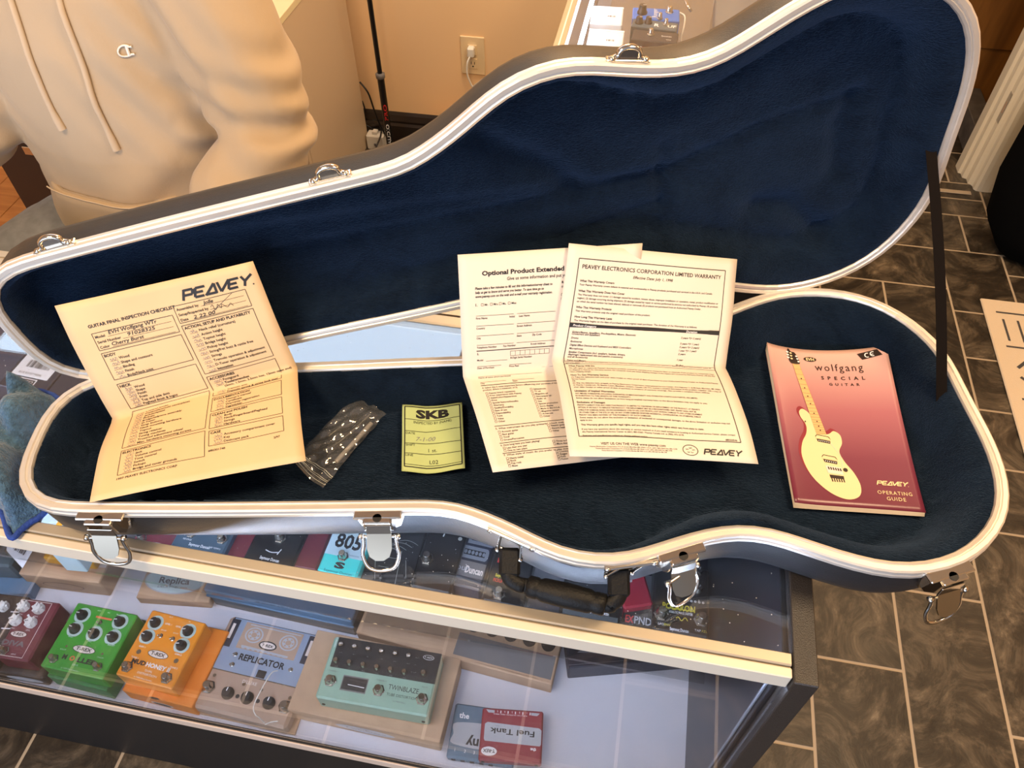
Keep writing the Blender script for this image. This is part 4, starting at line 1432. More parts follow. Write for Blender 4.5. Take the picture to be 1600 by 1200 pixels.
    for n_ in range(5):
        dz = -.0006-.0005*n_
        pg.warp = lambda u, v, h=0.0, dz=dz, n_=n_: base(u, v, dz*(1.0)+h) - V((0, .0006*n_*(0 if v < 4 else 1), 0)) - V((0, 0, (fz(u/W, v/H))*n_*.16))
        sheet(pg, W*.992, H*1.004, 'white_paper', 14, 16, .0002)
    q = pg.build('pages', root, fix=False)
    q.matrix_parent_inverse = RI
    bk = MB()
    bk.warp = flat_warp((1195, 544), (1376, 557), (1447, 801), (1240, 788), 1.0268, W, H, lambda a, c: .0)
    sheet(bk, W, H, 'fuel_red', 10, 12)
    q = bk.build('back_cover', root, fix=False)
    q.matrix_parent_inverse = RI
booklet()

def parts_bag():
    c = [at(*q, 1.032) for q in ((557, 617), (603, 645), (505, 762), (447, 727))]
    # local frame along the bag
    W, H = 2.0, 5.0
    rnd = random.Random(4)
    root = empty('parts_bag', (c[0]+c[2])/2, None, 'small clear zip bag of black parts touching the yellow checklist corner', 'plastic bag')
    RI = Matrix.Translation(-V(root.location))
    def wf(u, v, h=0.0):
        a, t = u/W, v/H
        p = c[0].lerp(c[1], a).lerp(c[3].lerp(c[2], a), t)
        puff = .007*math.sin(PI*min(1, max(0, a)))**.7*(sstep(0, .12, t)*sstep(1.0, .72, t))
        wr = .0022*math.sin(a*9+t*13)*math.sin(a*5-t*21)+.0015*math.sin(a*23+t*31)
        lift = .036*sstep(.84, 1.0, t)*sstep(.75, .0, a)
        return p+V((0, 0, puff+wr*sstep(1.0, .85, t)+lift+h))
    mb = MB()
    mb.warp = wf
    nu, nv = 22, 48
    vs = [wf(W*i/nu, H*j/nv) for j in range(nv+1) for i in range(nu+1)]
    mb.add(vs, [(j*(nu+1)+i, j*(nu+1)+i+1, (j+1)*(nu+1)+i+1, (j+1)*(nu+1)+i) for j in range(nv) for i in range(nu)], 'bag_film', None, True)
    o = mb.build('film', root, fix=False)
    o.matrix_parent_inverse = RI
    zs = MB()
    for v in (4.3, 4.38, 4.62, 4.70, 4.86):
        zs.tube([wf(W*i/16, v, .0006) for i in range(17)], .00035 if v != 4.3 else .0006, 'clear_frame', 5)
    o = zs.build('zip_strip', root)
    o.matrix_parent_inverse = RI
    tl = MB()
    zc = 1.0315
    def lp(u, v): 
        p = c[0].lerp(c[1], u/W).lerp(c[3].lerp(c[2], u/W), v/H)
        return V((p.x, p.y, zc))
    tl.tube(spline([lp(1.35, .55), lp(1.25, 1.6), lp(1.1, 2.7), lp(.8, 3.5), lp(.45, 3.75)], 6), .0032, 'black_plastic', 8)
    tl.lathe([(0, -.003), (.007, -.003), (.007, .003), (0, .003)], 'black_plastic', TR(*lp(.7, 3.4)), 14)
    o = tl.build('black_tool', root)
    o.matrix_parent_inverse = RI
    t2 = MB()
    t2.tube([lp(1.75, .9), lp(1.72, 2.0), lp(1.66, 3.6)], .0028, 'dark_tag', 8)
    o = t2.build('rod', root)
    o.matrix_parent_inverse = RI
    t3 = MB()
    t3.tube(spline([lp(.7, .9), lp(.9, 1.5), lp(.6, 2.1), lp(.5, 2.7)], 6), .0036, 'black_plastic', 6)
    o = t3.build('black_piece', root)
    o.matrix_parent_inverse = RI
parts_bag()

# ------------------------------------------------------------------ microfibre towel at the left
def towel():
    rnd = random.Random(11)
    out = [(20, 843), (4, 800), (-30, 790), (-60, 760), (-70, 700), (-30, 690), (14, 668), (28, 636), (26, 626), (48, 616), (76, 618), (98, 632), (94, 650), (80, 678), (66, 700), (62, 740), (66, 775), (78, 800), (48, 822), (36, 832)]
    o2 = [at(x, y, 1.0) for x, y in out]
    pts = [V((p.x, p.y)) for p in spline([(q.x, q.y, 0) for q in o2], 5, True)]
    n0 = len(pts)
    xs = [p.x for p in pts]
    ys = [p.y for p in pts]
    al = list(pts)
    x = min(xs)
    while x < max(xs):
        y = min(ys)
        while y < max(ys):
            al.append(V((x+rnd.uniform(-.001, .001), y+rnd.uniform(-.001, .001))))
            y += .0055
        x += .0055
    r = geometry.delaunay_2d_cdt(al, [(i, (i+1) % n0) for i in range(n0)], [], 1, 1e-6)
    def dd(p): return min((p-q).length for q in pts)
    def hz(p):
        d = dd(p)
        e = sstep(0, .016, d)
        x, y = p.x, p.y
        f = .026*abs(math.sin(x*40+y*19+1.4*math.sin(y*30)))**.7+.020*abs(math.sin(y*34-x*31+1.0+math.sin(x*40)))**.8+.006*math.sin(x*120+y*60)
        z = 1.0045+e*(.007+f)+.0009*math.sin((x+y)*1100)
        if y < .335: z = max(1.004, z-.4*(.335-y))
        return z
    mb = MB()
    top = [(p.x, p.y, hz(p)) for p in r[0]]
    nn = len(top)
    bot = [(p.x, p.y, 1.0026 if p.y > .30 else 1.0022) for p in r[0]]
    fs = [tuple(f) for f in r[2]]
    mb.add(top, fs, 'towel', None, True)
    mb.add(bot, [f[::-1] for f in fs], 'towel')
    mb.add([top[i] for i in range(n0)]+[bot[i] for i in range(n0)], [(i, (i+1) % n0, n0+(i+1) % n0, n0+i) for i in range(n0)], 'towel_edge')
    mb.tube([V(top[i])+V((0, 0, .0012)) for i in range(n0)], .0034, 'towel_edge', 7, True)
    return tag(mb.build('towel', fix=False), 'crumpled blue microfibre towel on the counter glass left of the case', 'towel')
towel()
# ------------------------------------------------------------------ things inside the display counter
def pose(BL, BR, TL, z, dz=0.0):
    p, q, r = at(*BL, z), at(*BR, z), at(*TL, z)
    x = V((q.x-p.x, q.y-p.y, 0))
    w_ = x.length
    x.normalize()
    y = V((-x.y, x.x, 0))
    return p, x, y, w_, max(.01, (r-p).dot(y))
class Gad:
    """a box-bodied thing lying under the glass; fx, fy run 0..1 over its top face from the near left corner"""
    def __init__(s, name, label, cat, BL, BR, TL, ztop, h, m, bev=.003, group=None, d=None, w=None, ang=None, part='body', front=None):
        p, x, y, s.w, s.d = pose(BL, BR, TL, ztop)
        if ang is not None:
            x = V((math.cos(ang), math.sin(ang), 0))
            y = V((-x.y, x.x, 0))
        if d: s.d = d
        if w: s.w = w
        s.h = h
        s.root = empty(name, None, None, None, None, None, frame(p+x*(s.w/2)+y*(s.d/2)+V((0, 0, -h)), x, y, V((0, 0, 1))))
        tag(s.root, label, cat, group)
        s.b = MB()
        s.part = part
        s.b.box(-s.w/2, s.w/2, -s.d/2, s.d/2, 0, h, m, bev)
        s.n = 0
    def xy(s, fx, fy): return (-s.w/2+fx*s.w, -s.d/2+fy*s.d)
    def t(s, txt, fx, fy, sz, m='white_print', al='CENTER', z=.0004, **k):
        x, y = s.xy(fx, fy)
        if 'width' in k: k['width'] *= s.w
        s.b.text(txt, x, y, sz*s.d, m, s.h+z, align=al, **k)
    def tf(s, txt, fx, fz, sz, m='white_print', **k):
        if 'width' in k: k['width'] *= s.w
        s.b.text(txt, 0, 0, sz*s.h, m, 0, T=frame((-s.w/2+fx*s.w, -s.d/2-.0004, fz*s.h), (1, 0, 0), (0, 0, 1), (0, -1, 0)), align='CENTER', **k)
    def ovf(s, fx, fz, rx, rz, m, off=.0003):
        s.b.oval(0, 0, rx*s.w, rz*s.h, m, 0, T=frame((-s.w/2+fx*s.w, -s.d/2-off, fz*s.h), (1, 0, 0), (0, 0, 1), (0, -1, 0)))
    def ov(s, fx, fy, rx, ry, m, z=.0003):
        x, y = s.xy(fx, fy)
        s.b.oval(x, y, rx*s.w, ry*s.d, m, s.h+z)
    def rect(s, x0, x1, y0, y1, m, z=.0003):
        a, c = s.xy(x0, y0)
        e, f = s.xy(x1, y1)
        s.b.poly([(a, c), (e, c), (e, f), (a, f)], m, s.h+z)
    def ln(s, a, c, w_, m, z=.0004): s.b.line(s.xy(*a), s.xy(*c), w_, m, s.h+z)
    def logo(s, fx, fy, rx=.17, ry=.05, m='oval_pale', k='black_print'):
        s.ov(fx, fy, rx+.012, ry+.008, k, .0002)
        s.ov(fx, fy, rx, ry, m, .0004)
        s.t('T-REX', fx, fy-ry*.42, ry*1.35, k, z=.0007, width=rx*1.45, bold=.03)
    def knob(s, fx, fy, r, hh=.012, m='black_plastic', ang=0, ringm=None, ptr='white_print'):
        x, y = s.xy(fx, fy)
        if ringm:
            n = 22
            P = [(x+r*1.5*math.cos(a), y+r*1.5*math.sin(a)) for a in [math.radians(-60+300*i/n) for i in range(n+1)]]
            s.b.poly(P, ringm, s.h+.0003)
        k = MB()
        k.lathe([(r, 0), (r*1.02, hh*.2), (r*.80, hh*.35), (r*.74, hh*.9), (r*.66, hh)], m, None, 16)
        if m == 'knob_white':
            for i in range(6): k.cyl(r*.2, 0, hh*.85, m, T=TR(r*.86*math.cos(i*PI/3), r*.86*math.sin(i*PI/3), 0), n=8)
        k.line((r*.05*math.cos(ang), r*.05*math.sin(ang)), (r*.66*math.cos(ang), r*.66*math.sin(ang)), r*.16, ptr, hh+.0003)
        return k.build('knob', s.root, TR(x, y, s.h))
    def foot(s, fx, fy, r=.0065, hh=.014):
        x, y = s.xy(fx, fy)
        k = MB()
        k.lathe([(r*1.25, 0), (r*1.25, hh*.14), (r*1.05, hh*.2)], 'chrome', None, 6, False)
        k.lathe([(r*.9, hh*.15), (r*.9, hh*.45), (r*.72, hh*.55), (r*.72, hh*.92), (r*.6, hh)], 'chrome', None, 14)
        return k.build('footswitch', s.root, TR(x, y, s.h))
    def toggle(s, fx, fy, r=.003, a=.3):
        x, y = s.xy(fx, fy)
        k = MB()
        k.lathe([(r*1.4, 0), (r*1.4, .0015), (r, .0025)], 'chrome', None, 8, False)
        k.lathe([(r*.5, .002), (r*.75, .009), (r*.4, .0105)], 'chrome', RX(a), 8)
        return k.build('toggle_switch', s.root, TR(x, y, s.h))
    def dot(s, fx, fy, r, m): s.ov(fx, fy, r/s.w, r/s.d, m)
    def done(s):
        return s.b.build(s.part, s.root)
def barcode(mb, x, y, w_, h, z=0, T=None, n=22, seed=2, m='black_print'):
    r = random.Random(seed)
    u = x
    while u < x+w_:
        k = r.choice((.4, .7, 1.2))*w_/n
        mb.poly([(u, y), (u+k, y), (u+k, y+h), (u, y+h)], m, z, T)
        u += k+r.choice((.4, .6, 1.0))*w_/n

# ---- front row, left to right
def dark_pedal():
    g = Gad('effects_pedal', 'dark brown effects pedal at the far left of the front row', 'effects pedal', (-72, 1030), (-12, 1038), (-15, 925), .435, .060, 'dark_brown', .003)
    for y in (.25, .5, .75): g.ln((.72, y), (.95, y+.01), .002, 'white_print')
    g.knob(.5, .8, .009, m='knob_white')
    g.foot(.5, .15)
    g.done()
dark_pedal()
def diva():
    g = Gad('effects_pedal', 'maroon effects pedal with four white knobs beside the green pedal', 'effects pedal', (-10, 1026), (44, 1034), (38, 934), .455, .045, 'maroon', .003)
    g.w += .026
    for a, c in (((.05, .04), (.70, .04)), ((.70, .04), (.70, .965)), ((.70, .965), (.05, .965)), ((.05, .965), (.05, .04))): g.ln(a, c, .0009, 'oval_pale')
    for fx, fy, a in ((.20, .84, 2.2), (.52, .84, 1.6), (.20, .60, 3.6), (.52, .60, 3.4)):
        g.knob(fx, fy, .0092, .013, 'knob_white', a, ptr='grey_print')
        g.t('LEVEL', fx, fy-.13, .032)
    g.dot(.36, .72, .002, 'white_print')
    g.logo(.38, .40, .16, .045)
    g.t('DIVA', .38, .21, .115, 'grey_print', bold=.04, width=.46)
    g.foot(.30, .11)
    g.t('DRIVE', .5, .07, .03)
    g.done()
    x = Gad('cardboard_box', 'dark brown box with a pale oval label under the maroon white-knobbed pedal', 'box', (-25, 1046), (65, 1060), (30, 960), .409, .034, 'dark_brown', .002, part='carton')
    x.ovf(.62, .42, .32, .30, 'oval_grey')
    x.done()
diva()
def moller():
    g = Gad('effects_pedal', 'bright green effects pedal with five black knobs on a green box', 'effects pedal', (62, 1040), (160, 1062), (118, 940), .455, .040, 'green_gloss', .002)
    for fx, fy, a in ((.19, .82, 3.2), (.80, .84, 3.3), (.20, .60, 3.0), (.52, .59, 3.15), (.82, .60, 3.4)):
        g.knob(fx, fy, .0092, .012, 'black_plastic', a, 'scale_pale')
    for s, fx, fy in (('GAIN', .19, .685), ('LEVEL', .80, .71), ('BASS', .20, .475), ('MID', .52, .465), ('BOOST', .86, .475)): g.t(s, fx, fy, .035, 'scale_pale', bold=.02)
    g.t('OUT', .40, .93, .028); g.t('DC', .56, .93, .028); g.t('IN', .70, .93, .028)
    g.rect(.40, .66, .83, .86, 'orange_print')
    g.toggle(.51, .77)
    g.t('OFF/ON', .5, .70, .03, 'scale_pale')
    g.logo(.50, .345, .17, .05)
    g.t('M', .285, .16, .095, 'black_print', bold=.05)
    g.t('O', .405, .16, .095, 'orange_print', bold=.05)
    g.t('LLER', .645, .16, .095, 'black_print', bold=.05, width=.32)
    g.t('DRIVE', .5, .10, .035, 'scale_pale')
    g.t('by T-REX Effects Denmark', .46, .03, .026, 'scale_pale')
    g.dot(.22, .34, .002, 'chrome'); g.dot(.80, .34, .002, 'chrome')
    g.t('BOOST', .20, .275, .03, 'scale_pale'); g.t('ON/OFF', .80, .275, .03, 'scale_pale')
    g.foot(.15, .13); g.foot(.84, .15)
    g.done()
    x = Gad('cardboard_box', 'green card box under the bright green pedal', 'box', (73, 1056), (166, 1080), (128, 945), .415, .0405, 'green_card', .0015, part='carton')
    x.w, x.d = .125, .12
    x.ovf(.5, .32, .15, .2, 'oval_pale'); x.ovf(.5, .32, .13, .15, 'black_print', .0005)
    x.done()
moller()
def mudhoney():
    g = Gad('effects_pedal', 'orange effects pedal with four black knobs on an orange box', 'effects pedal', (180, 1053), (268, 1077), (229, 950), .455, .040, 'orange_gloss', .002)
    for fx, fy, a in ((.18, .82, 3.3), (.78, .82, 3.5), (.17, .60, 3.1), (.80, .60, 3.4)): g.knob(fx, fy, .009, .012, 'black_plastic', a, 'scale_pale')
    for s, fx, fy in (('LEVEL 1', .40, .84), ('LEVEL 2', .60, .84), ('GAIN 1', .18, .44), ('GAIN 2', .82, .46), ('TONE 1', .16, .27), ('TONE 2', .86, .27)): g.t(s, fx, fy, .034, bold=.02)
    g.t('OUT', .38, .95, .028); g.t('IN', .72, .95, .028)
    for fx in (.38, .60): g.toggle(fx, .66)
    g.t('BOOST', .38, .74, .026); g.t('BOOST', .60, .74, .026)
    g.dot(.17, .37, .004, 'chrome'); g.dot(.84, .38, .004, 'chrome')
    g.logo(.50, .40, .17, .05)
    g.t('MUD', .39, .205, .085, 'black_print', 'RIGHT', bold=.05, width=.25)
    g.t('HONEY II', .40, .205, .085, 'white_print', 'LEFT', bold=.04, width=.42)
    g.t('DUAL', .5, .135, .045); g.t('DISTORTION', .5, .085, .045, width=.34)
    g.t('by T-REX Effects Denmark', .47, .025, .026)
    g.foot(.13, .13, .008); g.foot(.84, .12, .008)
    g.done()
    x = Gad('cardboard_box', 'orange card box under the orange pedal', 'box', (190, 1078), (300, 1106), (238, 958), .415, .0405, 'orange_card', .0015, part='carton')
    x.ovf(.5, .3, .16, .2, 'oval_pale'); x.ovf(.5, .3, .13, .14, 'black_print', .0005)
    x.ov(.47, .0, .07, .012, 'black_print')
    x.done()
mudhoney()
def replicator():
    g = Gad('echo_pedal', 'wide taupe pedal with a blue mirror panel and printed tape reels', 'effects pedal', (290, 1108), (443, 1146), (350, 965), .4100, .0295, 'taupe', .005)
    g.rect(.055, .965, .405, .99, 'chrome', .0006)
    g.rect(.065, .955, .415, .985, 'mirror_blue', .0008)
    for fx in (.09, .93): g.rect(fx-.045, fx+.045, .66, .97, 'navy_box', .001); g.rect(fx-.02, fx+.01, .75, .92, 'oval_pale', .0012)
    # printed tape cassette
    g.rect(.20, .82, .67, .965, 'taupe', .0012)
    for cx in (.33, .70):
        g.ov(cx, .84, .095, .088, 'oval_grey', .0014); g.ov(cx, .84, .080, .074, 'taupe', .0016); g.ov(cx, .84, .062, .057, 'oval_grey', .0018); g.ov(cx, .84, .03, .028, 'taupe', .002)
        for i in range(6): g.ov(cx+.045*math.cos(i*PI/3), .84+.042*math.sin(i*PI/3), .010, .010, 'taupe', .0021)
    g.ln((.25, .945), (.80, .945), .002, 'oval_grey', .0016); g.ln((.25, .70), (.75, .69), .0035, 'oval_grey', .0016)
    g.ov(.51, .76, .095, .05, 'black_print', .0018); g.ov(.51, .76, .08, .036, 'oval_pale', .002); g.t('T-REX', .51, .745, .04, 'black_print', z=.0024, width=.12, bold=.03)
    for i in range(9): g.rect(.26+.055*i, .29+.055*i, .675, .70, 'oval_grey', .0018)
    g.t('REPLICATOR', .52, .555, .095, 'black_print', z=.0018, width=.48, bold=.03)
    g.toggle(.23, .60); g.toggle(.245, .49); g.toggle(.83, .575)
    g.rect(.52, .61, .42, .50, 'black_print', .0012)
    g.t("D'LUXE", .49, .335, .05, 'oval_pale')
    for fx, fy in ((.12, .345), (.44, .325), (.63, .31), (.93, .30)): g.dot(fx, fy, .0028, 'chrome')
    for fx in (.33, .53, .755): g.knob(fx, .20, .0105, .012, 'black_matte', 1.5)
    for fx in (.43, .64): g.dot(fx, .195, .0035, 'black_print')
    g.root.location += g.root.matrix_world.to_3x3() @ V((0, .007, 0))
    g.foot(.12, .215, .0095, .016); g.foot(.92, .20, .0095, .016)
    g.done()
    x = Gad('cardboard_box', 'low kraft box under the taupe tape-reel pedal', 'box', (300, 1112), (460, 1148), (362, 968), .3800, .0058, 'kraft', .001, part='carton')
    x.done()
    # price tag on a string
    r = empty('price_tag', at(395, 1138, .40), None, 'cream paper tag on a white string hanging from the taupe pedal', 'price tag')
    RI = Matrix.Translation(-V(r.location))
    m_ = MB()
    P = [at(365, 1131, .393), at(398, 1136, .393), at(428, 1143, .393), at(424, 1149, .391), at(385, 1144, .391)]
    for p in P: p.y = max(p.y, .3265)
    n = len(P)
    m_.add([p for p in P]+[p-V((0, 0, .0006)) for p in P], [tuple(range(n)), tuple(range(n, 2*n))[::-1]]+[(i, n+i, n+(i+1) % n, (i+1) % n) for i in range(n)], 'yellow_paper')
    o = m_.build('card', r); o.matrix_parent_inverse = RI
    s_ = MB()
    pts = spline([at(434, 1048, .440), at(424, 1052, .448), at(408, 1078, .446), at(396, 1105, .440), at(402, 1121, .436), at(414, 1136, .400), at(420, 1143, .394)], 6)
    for p in pts: p.y = max(p.y, .328)
    s_.tube(pts, .0009, 'white_plastic', 6)
    s_.tube(spline([at(414, 1132, .410), at(424, 1128, .417), at(434, 1127, .418)], 5), .0008, 'white_plastic', 6)
    o = s_.build('string', r); o.matrix_parent_inverse = RI
replicator()
def twinblaze():
    x = Gad('cardboard_box', 'kraft box with a grey oval label under the mint pedal', 'box', (450, 1107), (686, 1160), (492, 984), .424, .0495, 'kraft', .002, part='carton')
    x.b.box(-x.w/2-.001, x.w/2+.001, -x.d/2-.001, x.d/2+.001, x.h*.80, x.h+.0007, 'kraft', .001)
    x.ovf(.50, .42, .20, .25, 'oval_grey')
    x.tf('TwinBlaze', .5, .36, .2, 'grey_print', width=.28)
    x.tf('by T-REX', .5, .55, .08, 'grey_print')
    x.done()
    g = Gad('effects_pedal', 'mint green twin pedal with rows of small chrome knobs on a black panel', 'effects pedal', (492, 1089), (668, 1120), (519, 993), .4685, .0435, 'mint', .003)
    g.rect(.045, 1.0, .50, .995, 'black_print', .0004)
    for j, y in enumerate((.86, .60)):
        for i in range(6):
            fx = .09+.125*i+(-.005*j)
            g.knob(fx, y, .0052, .009, 'chrome', 1+i*.7, ptr='grey_print')
            for q in range(5): g.dot(fx+.045*math.cos(q*1.3+.5), y-.01+.07*math.sin(q*1.3+.5), .0006, 'white_print')
    g.knob(.88, .63, .0058, .010, 'chrome', 2, ptr='grey_print')
    for fx in (.1, .225, .35, .475, .6, .725):
        g.t('GAIN', fx, .745, .022); g.t('LEVEL', fx, .51, .022)
    g.b.text('CHANNEL A', *g.xy(.035, .82), .018*g.d*1.6, 'white_print', g.h+.0006, rot=PI/2)
    g.ov(.89, .90, .05, .04, 'white_print', .0006); g.ov(.89, .90, .046, .035, 'black_print', .0008); g.t('T-REX', .89, .885, .04, 'white_print', z=.001, width=.075)
    g.t('DIRECT', .79, .86, .025); g.t('OFF', .79, .74, .022); g.t('BOOST', .79, .62, .025)
    for fx, fy in ((.79, .81), (.79, .56)): g.dot(fx, fy, .0012, 'white_print')
    g.rect(.19, .42, .17, .41, 'grey_print', .0004); g.rect(.198, .412, .19, .39, 'black_print', .0006); g.ln((.25, .27), (.40, .26), .0012, 'white_print', .0008)
    g.t('TWINBLAZE', .74, .31, .11, 'black_print', width=.27); g.t('TUBE DISTORTION', .74, .21, .06, 'black_print', width=.27); g.t('by T-REX Effects', .73, .13, .03, 'grey_print')
    g.t('CHANNEL A', .09, .43, .03, 'grey_print'); g.t('CHANNEL B', .53, .41, .03, 'grey_print'); g.t('BOOST', .92, .42, .03, 'grey_print')
    for fx, fy in ((.09, .28), (.53, .26), (.92, .24)): g.foot(fx, fy, .0082, .015)
    for fx in (.05, .95): g.b.cyl(.003, 0, .0012, 'black_matte', T=frame((-g.w/2+fx*g.w, -g.d/2, g.h*.35), (1, 0, 0), (0, 0, 1), (0, -1, 0)), n=10)
    g.done()
twinblaze()
def tanks():
    g = Gad('power_supply', 'blue grey power supply lying partly under the maroon one', 'power supply', (700, 1183), (760, 1192), (714, 1098), .392, .0175, 'fuel_blue', .003)
    g.w = .11
    g.b = MB(); g.b.box(-g.w/2+.02, g.w/2+.02, -g.d/2, g.d/2, 0, g.h, 'fuel_blue', .003)
    X = lambda u: u*g.w*.5+.02
    g.b.text('the', X(-.82), .020, .0125, 'white_print', g.h+.0004, bold=.03)
    P = [p[:2] for p in spline([(X(-.86), .012, 0), (X(-.9), -.006, 0), (X(-.86), -.022, 0), (X(.4), -.022, 0), (X(.4), .012, 0)], 4, True)]
    g.b.poly(P, 'oval_grey', g.h+.0004)
    g.b.text('ny', X(-.30), -.010, .022, 'black_print', g.h+.0008, bold=.03, rot=PI, align='CENTER')
    for i in range(5): g.b.text(str(i+1), X(-.78+.28*i), -g.d/2+.010, .007, 'white_print', g.h+.0004); g.b.box(X(-.85+.28*i), X(-.72+.28*i), -g.d/2-.001, -g.d/2+.003, g.h*.3, g.h*.7, 'black_print')
    g.done()
    g = Gad('power_supply', 'maroon power supply with upside down white lettering', 'power supply', (747, 1187), (846, 1194), (754, 1105), .411, .0185, 'fuel_red', .0025)
    g.root.location.z = .3925 + 0.0
    P = [g.xy(a, c) for a, c in ((.08, .36), (.96, .32), (.98, .36), (.98, .62), (.94, .66), (.10, .72), (.06, .68), (.06, .40))]
    g.b.poly(P, 'oval_grey', g.h+.0004)
    g.t('Fuel Tank', .51, .60, .15, 'black_print', z=.0008, rot=PI-.03, width=.72, bold=.02)
    g.t('the', .86, .28, .085, 'white_print', rot=PI, bold=.03)
    g.t('junior', .26, .66, .03, 'grey_print', z=.0008, rot=PI)
    g.ov(.16, .17, .125, .085, 'white_print'); g.t('T-REX', .16, .205, .085, 'black_print', z=.0008, rot=PI, bold=.03, width=.19)
    P = [g.xy(a, c) for a, c in ((.06, .965), (.20, .955), (.20, .905), (.10, .905))]
    g.b.poly(P, 'oval_grey', g.h+.0004)
    P = [g.xy(a, c) for a, c in ((.80, .955), (.94, .95), (.90, .895), (.80, .90))]
    g.b.poly(P, 'oval_grey', g.h+.0004)
    for i in range(5): g.t(str(5-i), .25+.12*i, .955, .05, 'white_print', rot=PI); g.rect(.295+.12*i, .31+.12*i, .905, .955, 'white_print')
    g.t('9 VOLT DC OUTPUTS - MAX. 500mA', .46, .895, .035, 'white_print', rot=PI, width=.55)
    for fx in (.07, .92): g.b.cyl(.003, 0, .001, 'black_print', T=frame((-g.w/2+fx*g.w, -g.d/2, g.h*.5), (1, 0, 0), (0, 0, 1), (0, -1, 0)), n=10)
    g.done()
tanks()

# ---- second row of boxes and pedals
def row2():
    x = Gad('cardboard_box', 'deep blue box under the silver grey pedal at the left end', 'box', (-60, 925), (46, 928), (-20, 870), .398, .0235, 'slate_blue', .001, part='carton')
    x.done()
    g = Gad('effects_pedal', 'silver grey pedal with chrome knobs at the left end behind the front row', 'effects pedal', (-75, 880), (15, 885), (-40, 800), .4500, .0515, 'slate_blue_dark', .004)
    for fx, fy in ((.55, .8), (.85, .8), (.85, .5), (.62, .3), (.9, .25)): g.knob(fx, fy, .008, .012, 'chrome', 2)
    g.done()
    # hanging price tag with barcode
    r = empty('price_tag', at(38, 860, .47), None, 'white barcode tag with a red ringed hole at the far left', 'price tag')
    RI = Matrix.Translation(-V(r.location))
    P0, P1, P2, P3 = at(14, 849, .475), at(50, 858, .475), at(40, 887, .452), at(8, 862, .466)
    m_ = MB()
    a, c = at(11, 850, .478), at(48, 855, .478)
    e = at(36, 888, .452)
    ux = (at(46, 872, .466)-at(16, 845, .478))
    P = [at(10, 860, .474), at(12, 846, .480), at(24, 846, .480), at(43, 852, .476), at(51, 860, .470), at(35, 888, .453)]
    n = len(P)
    m_.add([p for p in P]+[p-V((0, -.0003, .0006)) for p in P], [tuple(range(n)), tuple(range(n, 2*n))[::-1]]+[(i, n+i, n+(i+1) % n, (i+1) % n) for i in range(n)], 'label_white')
    o_ = at(24, 856, .476)
    xx = (at(42, 866, .468)-o_).normalized()
    yy = (at(31, 850, .480)-o_)
    yy = (yy-xx*yy.dot(xx)).normalized()
    zz = xx.cross(yy)
    if zz.dot(CAM-o_) < 0: zz = -zz
    T = frame(o_+zz*.0012, xx, yy, zz)
    barcode(m_, -.002, -.004, .022, .011, 0, T, 12, 3)
    o = m_.build('card', r); o.matrix_parent_inverse = RI
    h = MB()
    q = at(18, 848, .4795)+zz*.002
    h.tube([q+xx*.0038*math.cos(a)+yy*.0038*math.sin(a) for a in [2*PI*i/14 for i in range(14)]], .0012, 'orange_print', 6, True)
    o = h.build('eyelet', r); o.matrix_parent_inverse = RI
    x = Gad('cardboard_box', 'tan box carrying an orange yellow slab and a barcode label', 'box', (28, 896), (155, 911), (64, 850), .430, .055, 'kraft', .002, part='carton', d=.10)
    x.ovf(.47, .42, .26, .22, 'kraft_dark'); x.ovf(.47, .42, .245, .185, 'kraft', .0005); x.tf('T-REX', .47, .35, .2, 'kraft_dark', width=.34, bold=.03)
    x.b.box(x.w/2-.036, x.w/2-.002, -.02, .05, x.h, x.h+.0006, 'label_white')
    barcode(x.b, .0, .0, .036, .012, x.h+.001, TR(x.w/2-.012, -.012, 0) @ RZ(PI/2), 22, 5)
    x.done()
    y = Gad('card_slab', 'orange yellow flat box lying on the tan box', 'box', (66, 871), (145, 882), (54, 852), .4520, .0215, 'yellow_card', .002, part='carton', d=.05)
    y.done()
    x = Gad('cardboard_box', 'kraft box with a grey oval label behind the orange pedal', 'box', (212, 934), (326, 942), (203, 868), .398, .0235, 'kraft', .0015, part='carton', d=.115)
    x.ov(.44, .34, .42, .24, 'oval_grey'); x.ov(.44, .34, .40, .22, 'pale_blue', .0005)
    x.t('Replica', .44, .28, .15, 'grey_print', z=.0009, width=.42, bold=.02); x.t('T-REX', .44, .45, .07, 'grey_print', z=.0009); x.t('DELAY / ECHO', .44, .20, .05, 'grey_print', z=.0009, width=.4)
    x.ov(.40, .70, .05, .03, 'black_print')
    x.done()
    x = Gad('cardboard_box', 'slate blue lidded box behind the tape-reel pedal', 'box', (320, 920), (548, 970), (332, 900), .440, .0655, 'slate_blue_dark', .002, part='carton', d=.12)
    x.b.box(-x.w/2-.002, x.w/2+.002, -x.d/2-.002, x.d/2+.002, x.h*.70, x.h+.001, 'slate_blue', .002)
    x.b.box(-x.w/2-.003, x.w/2+.003, -x.d/2-.004, -x.d/2, x.h*.62, x.h*.70, 'slate_blue', .001)
    x.done()
    x = Gad('cardboard_box', 'large kraft box with scalloped holes behind the mint pedal', 'box', (556, 988), (862, 1070), (570, 950), .415, .0405, 'kraft', .0015, part='carton', d=.12)
    x.rect(.50, .99, .06, .40, 'grey_print', .0004)
    for i in range(5):
        fx = .56+.095*i
        cx, cy = x.xy(fx, .56)
        x.b.poly([(cx+.0125*math.cos(a), cy+.014*math.sin(a)) for a in [PI+PI*q/12 for q in range(13)]], 'black_print', x.h+.0004)
    x.ln((.62, .03), (.93, .03), .0008, 'kraft_dark')
    x.done()
    x = Gad('storage_box', 'dark grey box with a pale print beside the right end panel', 'box', (889, 1044), (1083, 1028), (882, 1003), .424, .0495, 'navy_box', .002, part='carton', d=.085)
